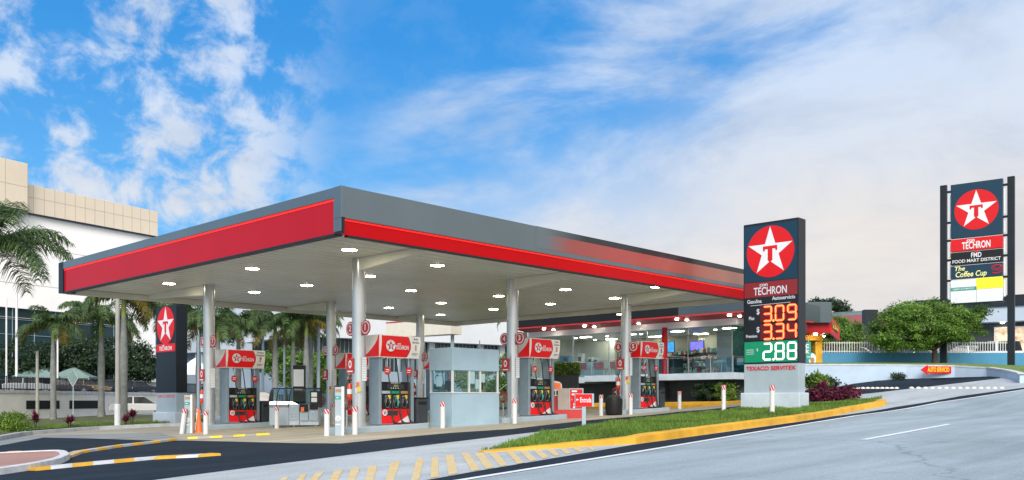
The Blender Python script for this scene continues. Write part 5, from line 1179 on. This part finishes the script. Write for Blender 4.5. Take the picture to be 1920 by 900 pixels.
# white booth is fed by a meter box behind pump 11
# food counter
g = G(505, 803); k = g.y/F_PX; dd = Vector((1, .06, 0)).normalized(); a_ = R(4)
t = thing('food_counter', 'pale food counter with curved clear hood and drawers, behind pump 7', 'counter', g, a_); zz = lambda y: (803-y)*k; xx = lambda x: (x-505)*k
MB().bb(xx(505), xx(541), .0, .9, .12, zz(764)).build('left_cabinet', 'palegrey', t, bevel=.01)
MB().bb(xx(541)+.01, xx(560), .0, .9, .12, zz(758)).build('drawer_cabinet', 'whitewall', t, bevel=.01)
MB().bb(xx(560)+.01, xx(596), .05, .9, .12, zz(757)).build('right_cabinet', 'whitewall', t, bevel=.01)
MB().bb(xx(561), xx(577), .0, .06, zz(772), zz(758)).bb(xx(579), xx(595), .0, .06, zz(768), zz(758)).build('open_shelf', 'black', t)
mb = MB()
for y0, y1 in ((789, 783), (782, 778), (777, 759)): mb.bb(xx(542.5), xx(558.5), -.02, -.001, zz(y0), zz(y1))
mb.bb(xx(561.5), xx(577), -.02, .04, zz(789), zz(773.5)).bb(xx(579), xx(595), -.02, .04, zz(789), zz(769.5)).build('drawer_front', 'palegrey', t, bevel=.005)
for x, y in ((550, 786), (550, 780), (550, 762), (587, 773)): MB().bb(xx(x)-.06, xx(x)+.06, -.04, -.02, zz(y)-.01, zz(y)+.01).build('handle', 'chrome', t)
arc = [(0.0 if i == 0 else .9*(1-math.cos(i*math.pi/20)), .0+(zz(728)-zz(764))*math.sin(i*math.pi/20)) for i in range(11)]
def hoodend(x0, x1, m, nm):
    mb = MB(); pts = [(a, b) for a, b in arc]+[(.9, 0)]; T = Matrix(((0, 0, 1, x0), (1, 0, 0, 0), (0, 1, 0, zz(764)), (0, 0, 0, 1))); mb.prism(pts, x1-x0, T, 0, True); mb.build(nm, m, t)
hoodend(xx(503), xx(504.5), 'navy', 'hood_end'); hoodend(xx(595), xx(597), 'navy', 'hood_end')
mb = MB()
for a, b in zip(arc, arc[1:]): mb.add([(xx(505), a[0], zz(764)+a[1]), (xx(595), a[0], zz(764)+a[1]), (xx(595), b[0], zz(764)+b[1]), (xx(505), b[0], zz(764)+b[1])], [(0, 1, 2, 3)])
mb.build('clear_hood', 'tealglass', t, True)
mb = MB()
for x in (518, 541, 563, 585): mb.tube([(xx(x), a[0]-.01, zz(764)+a[1]+.005) for a in arc], .018, 5)
mb.tube([(xx(503), .9, zz(728)), (xx(597), .9, zz(728))], .03, 5); mb.build('hood_rib', 'black', t, True)
MB().bb(xx(597)-.35, xx(597)+.01, .0, .02, zz(758), zz(733)).build('end_panel', 'navy', t)
for y in (740, 750): MB().bb(xx(597)-.3, xx(597)-.08, -.01, -.002, zz(y)-.08, zz(y)+.09).build('notice', 'signwhite', t)
for x in (510, 550, 590): MB().cyl((xx(x), .1, 0), (xx(x), .1, .12), .04, n=8).build('leg', 'chrome', t)
tt = Matrix.Translation(g) @ Matrix.Rotation(a_, 4, 'Z')
o = thing('grill_tray', 'dark grill tray under the clear hood of the food counter', 'tray', tt @ Vector((xx(532), .35, zz(764))), a_); MB().bb(-.25, .3, -.15, .2, 0, .12).build('tray', 'black', o); MB().bb(-.2, .25, -.1, .15, .12, .16).build('grate', 'redpaint', o)
o = thing('cardboard_box', 'small orange box on the open shelf of the food counter', 'box', tt @ Vector((xx(564), -.08, zz(772))), a_); MB().bb(0, .12, 0, .1, 0, .18).build('carton', 'orange', o)
o = thing('menu_board', 'white menu board with dark header standing behind the food counter', 'sign board', tt @ Vector((xx(548), 1.5, 0)), a_)
z_ = lambda y: (803-y)*k*1.05; MB().bb(-.24, .28, 0, .06, .6, z_(688)).build('frame', 'navy', o); MB().bb(-.22, .2, -.01, 0, z_(727), z_(695.5)).build('board', 'signwhite', o); MB().bb(.28, .34, -.02, .08, 0, z_(689)).bb(-.28, -.24, -.02, .08, 0, z_(689)).build('post', 'palegrey', o)
# red promotional cabinet, air machine, planter
g = G(1076, 785); k = g.y/F_PX; t = thing('promo_cabinet', 'beige cabinet with red advertising panel behind the Entrada sign', 'cabinet', g, R(-4)); zz = lambda y: (785-y)*k
MB().bb(-30*k, -7*k, 0, .5, .0, zz(727)).build('side', 'tan2', t) if 'tan2' in M else None
M['tan2'] = mat('beige_side', (.33, .28, .25), .5, var=.1)
MB().bb(-30*k, -9*k, .02, .6, .35, zz(728)).build('side_panel', 'tan2', t); MB().bb(-9*k, 18*k, 0, .6, .35, zz(728)).build('body', 'palegrey', t, bevel=.01); MB().bb(-40*k, 18.5*k, -.02, .62, 0, .34).build('red_plinth', 'redpaint', t)
mb = MB().prism([(-7*k, zz(766)), (16*k, zz(766)), (16*k, zz(730)), (-7*k, zz(730))], .01, FY(0, 0, 0), 0); mb.prism([(-4*k, zz(735)), (6*k, zz(735)), (6*k, zz(732)), (-4*k, zz(732))], .012, FY(0, 0, 0), 1); mb.prism([(-4*k, zz(741)), (4*k, zz(741)), (4*k, zz(738)), (-4*k, zz(738))], .012, FY(0, 0, 0), 1)
for q in range(10): mb.prism(circ(.03+.02*random.random(), 10, random.uniform(-5, 14)*k, zz(random.uniform(745, 764))), .012, FY(0, 0, 0), 1 if q % 2 else 2)
mb.build('ad_panel', ['signred', 'signwhite', 'orange'], t)
q = cpos[1][0]+UD*2.6+VD*.1; zgq = h(q.x, q.y)+.2; t = thing('air_machine', 'rounded red topped vending unit on the island right of pump 3', 'vending machine', (q.x, q.y, zgq), R(0)); kk = q.y/F_PX
MB().bb(-.26, .26, 0, .35, .0, .72).build('lower_body', 'redpaint', t); T = FY(0, .0, .72)
mb = MB().prism([(-.26, 0), (.26, 0), (.26, .28)]+[(.26*math.cos(a), .42+.18*math.sin(a)) for a in (R(20), R(50), R(90), R(130))]+[(-.26, .45)], .02, T, 0, True); mb.bb(-.26, .26, 0.005, .34, .72, 1.1); mb.build('rounded_head', 'cream', t)
mb = MB().prism([(-.22, .28), (.22, .28), (.2, .5), (-.22, .54)], .03, T, 1); mb.prism([(-.22, .04), (-.02, .04), (-.02, .2), (-.22, .2)], .03, T, 0); mb.prism([(.03, .04), (.22, .04), (.22, .2), (.03, .2)], .03, T, 0); mb.build('front_panel', ['black', 'orange'], t)
MB().bb(.1, .38, -.18, -.0, .3, .62).build('tray_box', 'white', t, bevel=.01)
g = P(1060, 735, 50); g.z = h(g.x, g.y); k = 50/F_PX; t = thing('planter', 'dark grey planter box with clipped green hedge left of the terrace', 'planter', g, R(-6)); Zp = lambda y: CZ+(HY-y)*k-g.z
MB().bb(-24*k, 24*k, 0, 1.3, -.3, Zp(702)).build('planter_box', 'dark', t, bevel=.02)
def leafcloud(name, blobs, n, size, m, parent=None, seed=1, clump=.28, loc=None, shape=1.6, nclump=60, box=None):
    rng = np.random.default_rng(seed); vols = np.array([b[1][0]*b[1][1]+b[1][1]*b[1][2]+b[1][0]*b[1][2] for b in blobs]); pick = rng.choice(len(blobs), nclump*len(blobs), p=vols/vols.sum())
    C = np.array([b[0] for b in blobs])[pick]; Rr = np.array([b[1] for b in blobs])[pick]; d = rng.normal(size=(len(pick), 3)); d /= np.linalg.norm(d, axis=1)[:, None]
    if box is not None: cc_ = rng.uniform(-1, 1, (len(pick), 3)); 
    cc_ = C+d*Rr*(rng.uniform(.35, 1, (len(pick), 1))**.45)
    k = rng.integers(0, len(pick), n); sg = clump*rng.uniform(.6, 1.3, (len(pick), 1))[k]
    p = cc_[k]+rng.normal(size=(n, 3))*sg*np.array([1, 1, .6]); nr = d[k]*.7+rng.normal(size=(n, 3))*.55+np.array([0, 0, .35]); nr /= np.linalg.norm(nr, axis=1)[:, None]
    if box is not None:
        lo_, hi_ = np.array(box[0]), np.array(box[1]); p = rng.uniform(lo_, hi_, (n, 3)); ax = rng.integers(0, 3, n); sd_ = rng.integers(0, 2, n)
        for i_ in range(3): q_ = ax == i_; p[q_, i_] = np.where(sd_[q_] == 0, lo_[i_], hi_[i_])
        p += rng.normal(size=(n, 3))*size*.6
    a = np.cross(nr, rng.normal(size=(n, 3))); a /= np.linalg.norm(a, axis=1)[:, None]; b = np.cross(nr, a); s = size*rng.uniform(.6, 1.35, (n, 1))
    V = np.stack([p-a*s*shape*.5, p-b*s*.42, p+a*s*shape*.5, p+b*s*.42], 1).reshape(-1, 3); Fc = np.arange(4*n).reshape(n, 4)
    me = bpy.data.meshes.new(name); me.vertices.add(4*n); me.vertices.foreach_set('co', V.ravel()); me.loops.add(4*n); me.loops.foreach_set('vertex_index', Fc.ravel().astype(np.int32)); me.polygons.add(n); me.polygons.foreach_set('loop_start', np.arange(0, 4*n, 4, dtype=np.int32)); me.update(calc_edges=True); me.validate()
    me.materials.append(M[m]); o = bpy.data.objects.new(name, me); COL.objects.link(o)
    if parent: o.parent = parent
    if loc is not None: o.location = loc
    return o
leafcloud('hedge', [((0, 0, 0), (1, 1, 1))], 5200, .07, 'hedge', t, 5, box=((-24*k, .0, Zp(702)), (24*k, 1.2, Zp(682))))
# entrance sign
g = G(1095, 811); k = g.y/F_PX; t = thing('entrance_sign', 'red sign with white arrow and the word Entrada on a pale post in the grass', 'sign', g, R(3)); zz = lambda y: (811-y)*k
MB().bb(-.055, .055, .0, .05, -.05, zz(762)).build('post', 'palegrey', t, bevel=.01); MB().bb(-17*k, 19*k, -.0, .16, zz(763), zz(738)).build('sign_box', 'palegrey', t, bevel=.01)
mb = MB().prism([(-16.3*k, zz(762)), (15*k, zz(762)), (15*k, zz(739)), (-16.3*k, zz(739))], .012, FY(0, -.0, 0), 0); mb.text('Entrada', 10.5*k*1.25, FY(3*k, -.013, zz(750.3)), 1, .012, fw=21*k)
mb.prism([(-15.2*k, zz(749.5)), (-13*k, zz(752)), (-13*k, zz(750.1)), (-10*k, zz(750.1)), (-10*k, zz(748.9)), (-13*k, zz(748.9)), (-13*k, zz(747))], .018, FY(0, 0, 0), 1); mb.build('sign_face', ['signred', 'signwhite'], t)
# small far price board
g = P(977, 745, 55); g.z = h(g.x, g.y); k = 55/F_PX; t = thing('small_price_board', 'narrow dark price board partly hidden behind the number 3 column', 'price sign', g, 0); Zq = lambda y: CZ+(HY-y)*k-g.z
MB().bb(-8*k, 6.5*k, 0, .3, Zq(740), Zq(705)).build('sign_cabinet', 'navy', t); MB().bb(-8*k, 6.5*k, 0.02, .28, -.2, Zq(740)-.002).build('lower_cladding', 'whitewall', t); mb = MB()
for s_, y in (('28', 712), ('53', 722)): mb.text(s_, .30, FY(1.5*k, -.005, Zq(y)), 0, .03)
mb.prism([(-8*k, Zq(740)), (6.5*k, Zq(740)), (6.5*k, Zq(728)), (-8*k, Zq(728))], .01, FY(0, 0, 0), 1); mb.text('05', .32, FY(1.5*k, -.012, Zq(734)), 0, .03); mb.build('price_digits', ['signwhite', 'green'], t)

# ------------------------------------------------------------------ vegetation
def make_palm(label, loc, H_, seed, fl=3.0, nf=16, dry=2, r=.2):
    rng = random.Random(seed); t = thing('palm_tree', label, 'palm tree', loc, rng.uniform(0, 6), 'royal palms around the station')
    mb = MB().lathe([(r*1.35, -.3), (r*1.25, .1), (r*1.0, .6), (r*.95, H_*.35), (r*1.08, H_*.6), (r*.8, H_*.85), (r*.62, H_)], 14)
    for q in np.arange(.5, H_, .35): pass
    mb.build('trunk', 'trunk', t, True); MB().lathe([(r*.62, H_-.02), (r*.72, H_+.25), (r*.5, H_+.9), (r*.2, H_+1.25)], 12).build('crownshaft', 'shaft', t, True)
    for part, cnt, m in (('crown', nf, 'palmleaf'), ('dry_fronds', dry, 'palmyel')):
        mb = MB()
        for f in range(cnt):
            a = 2*math.pi*f/cnt+rng.uniform(-.25, .25); up = rng.uniform(R(15), R(72)) if part == 'crown' else rng.uniform(R(-5), R(20)); L_ = fl*rng.uniform(.85, 1.1); cur = rng.uniform(1.5, 2.3); n = 26
            pts = []; p = Vector((0, 0, H_+1.0)); ang = up; hd = Vector((math.cos(a), math.sin(a), 0))
            for k in range(n+1): pts.append(p.copy()); p = p+(hd*math.cos(ang)+Vector((0, 0, math.sin(ang))))*L_/n; ang -= cur/n*(.5+1.0*k/n)
            mb.tube(pts[::3], lambda q: .03*(1-q)+.006, 4)
            sd_ = Vector((-hd.y, hd.x, 0))
            for k in range(3, n+1):
                for sg in (-1, 1):
                    for rep in range(3):
                        f_ = (k-rng.random())/n; b0 = pts[k-1].lerp(pts[k], rng.random()); tg = (pts[k]-pts[k-1]).normalized(); ll = (.62*math.sin(math.pi*min(1, f_*.8+.14))+.1)*fl/3*rng.uniform(.8, 1.15)
                        dr = (sd_*sg*rng.uniform(.7, 1)+tg*rng.uniform(.35, .75)+Vector((0, 0, rng.uniform(-.35, .35)))).normalized(); mid = b0+dr*ll*.5; tip = b0+dr*ll+Vector((0, 0, -ll*rng.uniform(.3, .6))); w_ = tg*.024
                        mb.add([b0-w_, b0+w_, mid+w_*1.2, mid-w_*1.2, tip], [(0, 1, 2, 3), (3, 2, 4)])
        mb.build(part, m, t)
    return t
def hz(px, Y): q = P(px, 752, Y); return Vector((q.x, q.y, h(q.x, q.y)))
pA = make_palm('palm with thick pale trunk rising behind the food counter, green crownshaft', hz(516, 62), 5.1, 1, 3.1); pB = make_palm('palm in front of the white wall and parked sedan', hz(100, 64), 5.6, 2, 2.9, 18, 3)
pC = make_palm('large palm at the left edge of the picture, only fronds in view', hz(-30, 46), 8.0, 3, 4.9, 28, 2, .26)
PALMS = [(pB, 232, 60, 'palm with dark grey trunk just right of the utility pole', 1.22), (pA, 190, 68, 'palm between the diamond sign and the utility pole', 1.2), (pA, 409, 60, 'palm rising right behind the number 7 column', .98), (pB, 447, 66, 'palm behind the sign of pump 7', 1.0), (pA, 574, 62, 'palm with twin looking trunk, second from the right of the row', 1.02),
         (pB, 582, 66, 'palm at the right end of the row behind the food counter', .98), (pA, 550, 70, 'palm behind the menu board', 1.0), (pB, 330, 68, 'palm crown showing over the upright sign', 1.16),
          (pA, 372, 76, 'palm behind the street pole by the number 7 column', 1.15)]
for src, px, Y, lab, s_ in PALMS: dup(src, hz(px, Y), random.uniform(0, 6), lab, (s_, s_, s_))
pD = dup(pB, hz(985, 66)+Vector((0, 0, 0)), 1.0, 'palm behind the number 3 column, arching over the white building', (1.05, 1.05, 1.02))
def make_tree(label, base, crown, ncl, nlf, size, m, seed, trunk_h, group=None, r=.16, clump=.3, name='tree', loc_z=None):
    t = thing(name, label, 'tree', base, 0, group); rng = random.Random(seed); mb = MB(); top = Vector((rng.uniform(-.1, .1), 0, trunk_h)); mb.tube([(0, 0, -.4), (.03, 0, trunk_h*.5), tuple(top)], lambda q: r*(1.25-.4*q), 10)
    for c, rr in crown:
        for q in range(4):
            e = Vector((c[0]+rng.uniform(-.6, .6)*rr[0], c[1]+rng.uniform(-.6, .6)*rr[1], c[2]+rng.uniform(-.5, .3)*rr[2])); md = top.lerp(e, .45)+Vector((0, 0, .15)); mb.tube([tuple(top*.92), tuple(md), tuple(e)], lambda f: r*.5*(1-f)+.015, 6)
    mb.build('trunk', 'bark', t, True); leafcloud('crown', crown, nlf, size, m, t, seed, clump, nclump=ncl); return t
g = P(1752, 683, 55); k = 55/F_PX; Zc = lambda y: CZ+(HY-y)*k-g.z; Xc = lambda x: (x-1752)*k
make_tree('large rounded green tree on the raised lawn beside the pylon sign', g, [((Xc(1735), 0, Zc(605)), (2.6, 2.3, 1.15)), ((Xc(1668), .1, Zc(622)), (1.25, 1.4, 1.0)), ((Xc(1700), 0, Zc(590)), (1.5, 1.5, .85)), ((Xc(1790), .1, Zc(600)), (1.6, 1.6, 1.05)), ((Xc(1828), .1, Zc(585)), (.55, .9, .45)), ((Xc(1750), .1, Zc(583)), (1.4, 1.4, .75)), ((Xc(1665), .1, Zc(636)), (1.1, 1.2, .7)), ((Xc(1800), .0, Zc(622)), (1.3, 1.3, .65)), ((Xc(1708), -.6, Zc(638)), (1.4, 1.0, .55)), ((Xc(1760), -1.2, Zc(622)), (1.5, 1.0, .6))], 44, 52000, .082, 'leaf', 11, .95, clump=.2)
g2 = P(1560, 683, 66); k = 66/F_PX; Zc = lambda y: CZ+(HY-y)*k-g2.z; Xc = lambda x: (x-1560)*k
make_tree('rounded dark green tree behind the red coffee sign', g2, [((Xc(1570), 0, Zc(630)), (1.7, 1.8, 1.35)), ((Xc(1540), 0, Zc(605)), (1.3, 1.4, .8)), ((Xc(1597), 0, Zc(640)), (.75, 1, .85))], 60, 22000, .1, 'leaf', 12, 1.2, clump=.22)
g3 = P(1550, 660, 118); g3.z = tz-.5; k = 118/F_PX; Zc = lambda y: CZ+(HY-y)*k-g3.z; Xc = lambda x: (x-1550)*k
make_tree('dark open crowned tree on the skyline above the coffee kiosk', g3, [((Xc(1550), 0, Zc(572)), (2.2, 2, .8)), ((Xc(1527), 0, Zc(580)), (1.0, 1, .6)), ((Xc(1577), 0, Zc(580)), (.9, 1, .5))], 22, 3600, .2, 'leafdark', 13, 8.5, clump=.35, r=.3)
for i, (px, Y, w_, zc_, lab) in enumerate(((150, 96, 3.4, 4.2, 'added dark tree behind the tents, standing for reflections in the glass wall'), (200, 100, 3.6, 4.4, 'added dark tree behind the navy car, standing for reflections in the glass wall'), (40, 92, 3.0, 3.6, 'added dark tree behind the silver sedan, standing for reflections in the glass wall'), (255, 101, 3.0, 3.8, 'added dark tree left of the upright sign, standing for reflections in the glass wall'), (100, 97, 2.6, 3.6, 'added dark tree between the tents and the glass wall, standing for its reflections'))):  # trees added in place of the dark green reflections in the glass wall
    q = P(px, 752, Y); make_tree(lab, Vector((q.x, q.y, wz)), [((0, 0, zc_), (w_*.75, w_*.6, 2.0)), ((w_*.3, 0, zc_-1), (w_*.6, w_*.5, 1.5))], 50, 6000, .2, 'leafdark', 20+i, 2.2, 'added dark trees standing for reflections in the glass wall', clump=.4)
for i, (px, Y, w_, zc_, lab) in enumerate(((535, 80, 1.9, 3.9, 'leafy tree behind the thick palm trunk'), (618, 78, 1.5, 3.5, 'leafy tree behind the pale pole, left of the number 9 column'), (590, 84, 1.6, 3.4, 'leafy tree at the right end of the palm row'))):
    q = hz(px, Y); make_tree(lab, q, [((0, 0, zc_), (w_, w_*.8, 1.5)), ((w_*.4, 0, zc_-1.2), (w_*.7, w_*.5, 1.0))], 40, 5000, .16, 'leaf', 30+i, 2.0, 'leafy trees behind the palm row', clump=.3)
def bush(name, label, loc, rr, n, size, m, seed, cat='bush', group=None, clump=.16):
    t = thing(name, label, cat, loc, 0, group); leafcloud('foliage', [((0, 0, rr[2]*.85), rr)], n, size, m, t, seed, clump, nclump=50)
    mb = MB(); rng = random.Random(seed)
    for q in range(6): mb.tube([(0, 0, -.1), (rng.uniform(-.3, .3)*rr[0], rng.uniform(-.3, .3)*rr[1], rr[2]*.5), (rng.uniform(-.7, .7)*rr[0], rng.uniform(-.7, .7)*rr[1], rr[2]*1.2)], .015, 5)
    mb.build('stems', 'bark', t); return t
q = G(14, 812); bush('bush', 'rounded green bush on the verge at the left frame edge', q+Vector((0, .3, 0)), (.85, .6, .48), 9000, .05, 'hedge', 41)
def ti_plant(label, loc, H_, n, m, seed, name='cordyline', L_=.45, group='purple leaved plants on the left verge'):
    t = thing(name, label, 'plant', loc, 0, group); rng = random.Random(seed); mb = MB()
    for s_ in range(3):
        bx, by = rng.uniform(-.12, .12), rng.uniform(-.1, .1); top = H_*rng.uniform(.45, .85)
        for f in range(n//3):
            a = rng.uniform(0, 6.28); up = rng.uniform(.1, 1.45); z0_ = top*rng.uniform(.75, 1.0); d_ = Vector((math.cos(a)*math.cos(up), math.sin(a)*math.cos(up), math.sin(up))); s2 = d_.cross(Vector((0, 0, 1))).normalized()*.045; b0 = Vector((bx, by, z0_)); l_ = L_*rng.uniform(.6, 1.1); md = b0+d_*l_*.5; tip = b0+d_*l_+Vector((0, 0, -.15*l_))
            mb.add([b0-s2*.4, b0+s2*.4, md+s2, md-s2, tip], [(0, 1, 2, 3), (3, 2, 4)])
        mb2 = MB().tube([(bx*.5, by*.5, -.1), (bx, by, top)], .02, 6).build('stem', 'bark', t)
    mb.build('leaves', m, t); return t
for px, py, H_, lab, sd_ in ((66, 807, .95, 'tall purple leaved plant right of the green bush'), (130, 803, .5, 'low purple leaved plant at the foot of the diamond sign'), (234, 801, .45, 'low purple leaved plant right of the utility pole'), (246, 799, .85, 'tall purple leaved plant left of the upright sign base')) and [(a, b, c, d, i) for i, (a, b, c, d) in enumerate(((66, 807, .95, 'tall purple leaved plant right of the green bush'), (130, 803, .5, 'low purple leaved plant at the foot of the diamond sign'), (234, 801, .45, 'low purple leaved plant right of the utility pole'), (246, 799, .85, 'tall purple leaved plant left of the upright sign base')))]:
    ti_plant(lab, G(px, py), H_, 70, 'pink', 50+sd_)
for i, (px, py) in enumerate(((1530, 754), (1552, 753), (1572, 752), (1596, 751))):
    q = G(px, py); bush('purple_shrub', ['purple leaved shrub at the right foot of the price sign', 'purple leaved shrub, second from the price sign', 'purple leaved shrub, third from the price sign', 'purple leaved shrub farthest from the price sign'][i], q+Vector((0, .2, .12)), (.34, .32, .22), 1500, .09, 'purple', 60+i, group='purple shrubs on the grass island', clump=.13)
ti_plant('pink leaved plant rising above the purple shrubs', G(1550, 752)+Vector((.1, .9, .1)), .9, 50, 'pink', 70, L_=.55, group='pink plants on the grass island')
for i, (px, py, Y, w_) in enumerate(((1532, 722, 47, .7), (1548, 727, 47.5, .6))):
    q = P(px, py, Y); q.z = max(q.z-.1, h(q.x, q.y)); bush('green_shrub', ['spiky green shrub below the yellow kiosk wall', 'blue green shrub at the corner of the yellow kiosk'][i], q, (w_*.7, .5, .3), 2600, .1, ['leaf', 'leafdark'][i], 75+i, clump=.16)
    ti_plant(['slender green plant below the yellow kiosk wall', 'slender green plant by the kiosk corner'][i], q+Vector((-.2, -.3, 0)), .6, 40, 'hedge', 78+i, L_=.6, group='slender green plants by the kiosk', name='leafy_plant')
q = P(1684, 711, 48.6); bush('weed', 'small green weed at the foot of the pale wall', Vector((q.x, q.y, h(q.x, q.y))), (.35, .25, .2), 500, .07, 'leafdark', 80, clump=.1)
for px, py, w_, lab, sd_ in ((1345, 750, .62, 'dark green bush below the terrace, left one', 81), (1372, 750, .55, 'bright green bush below the terrace, right one', 82)):
    q = LS(-.2, {1345: 1.6, 1372: .3}[px], 0); q.z = h(q.x, q.y)+.15; bush('bush', lab, q, (w_, w_, .6), 4200, .07, 'leafdark' if px == 1345 else 'hedge', sd_, clump=.13)
q = LS(-.1, 6.0, 0); q.z = h(q.x, q.y)+.15; ti_plant('variegated pale plant at the foot of the stair wall', q, .7, 90, 'variegated', 83, L_=.6, group='variegated plants', name='leafy_plant')
# planted strip below the terrace
sp_ = [LS(-1.2, 14, 0), LS(-1.2, -1, 0), LS(.9, -1, 0), LS(.9, 14, 0)]
struct(sheet('planting_bed', [(p.x, p.y) for p in sp_], 'turf', .12)); struct(kerb('kerb', [LS(-1.5, 14, 0), LS(-1.5, -1.5, 0)], .25, .2, ['yellow'], 1.0))
# lawn and shrubs behind the booth
lawn = [hz(880, 58), hz(1010, 56), hz(1010, 82), hz(860, 84)]
mb = MB(); mb.add([(p.x, p.y, p.z+zz_) for p, zz_ in zip(lawn, (.05, .05, 2.0, 2.0))], [(0, 1, 2, 3)]); struct(mb.build('lawn', 'turf'))
for i, (px, Y, w_, H2) in enumerate(((950, 74, 1.0, 1.5), (975, 70, .9, 1.3), (900, 78, 1.1, 1.4), (870, 76, .9, 1.2), (935, 68, .7, .6))):
    q = P(px, 752, Y); q.z = hz(px, Y).z+(Y-57)/26*2.0; bush('shrub', ['tall green shrub on the rear lawn, by the number 3 column', 'green shrub on the rear lawn behind the number 3 column', 'green shrub on the rear lawn seen above the booth notices', 'green shrub on the rear lawn left of the booth window post', 'low green shrub at the near edge of the rear lawn'][i], q, (w_, w_*.8, H2), 2200, .13, 'leaf', 90+i, clump=.22)
t = thing('handrail', 'pale sloping metal handrail behind the number 3 column', 'handrail', P(936, 752, 54), 0)
zr0 = CZ+(HY-732)/F_PX*54-t.location.z; MB().tube([(0, 0, zr0), (.95, .3, zr0+.75)], .03, 6).tube([(0, 0, zr0), (0, 0, -.5)], .025, 6).tube([(.6, .2, zr0+.45), (.6, .2, -.5)], .025, 6).build('rail', 'chrome', t)
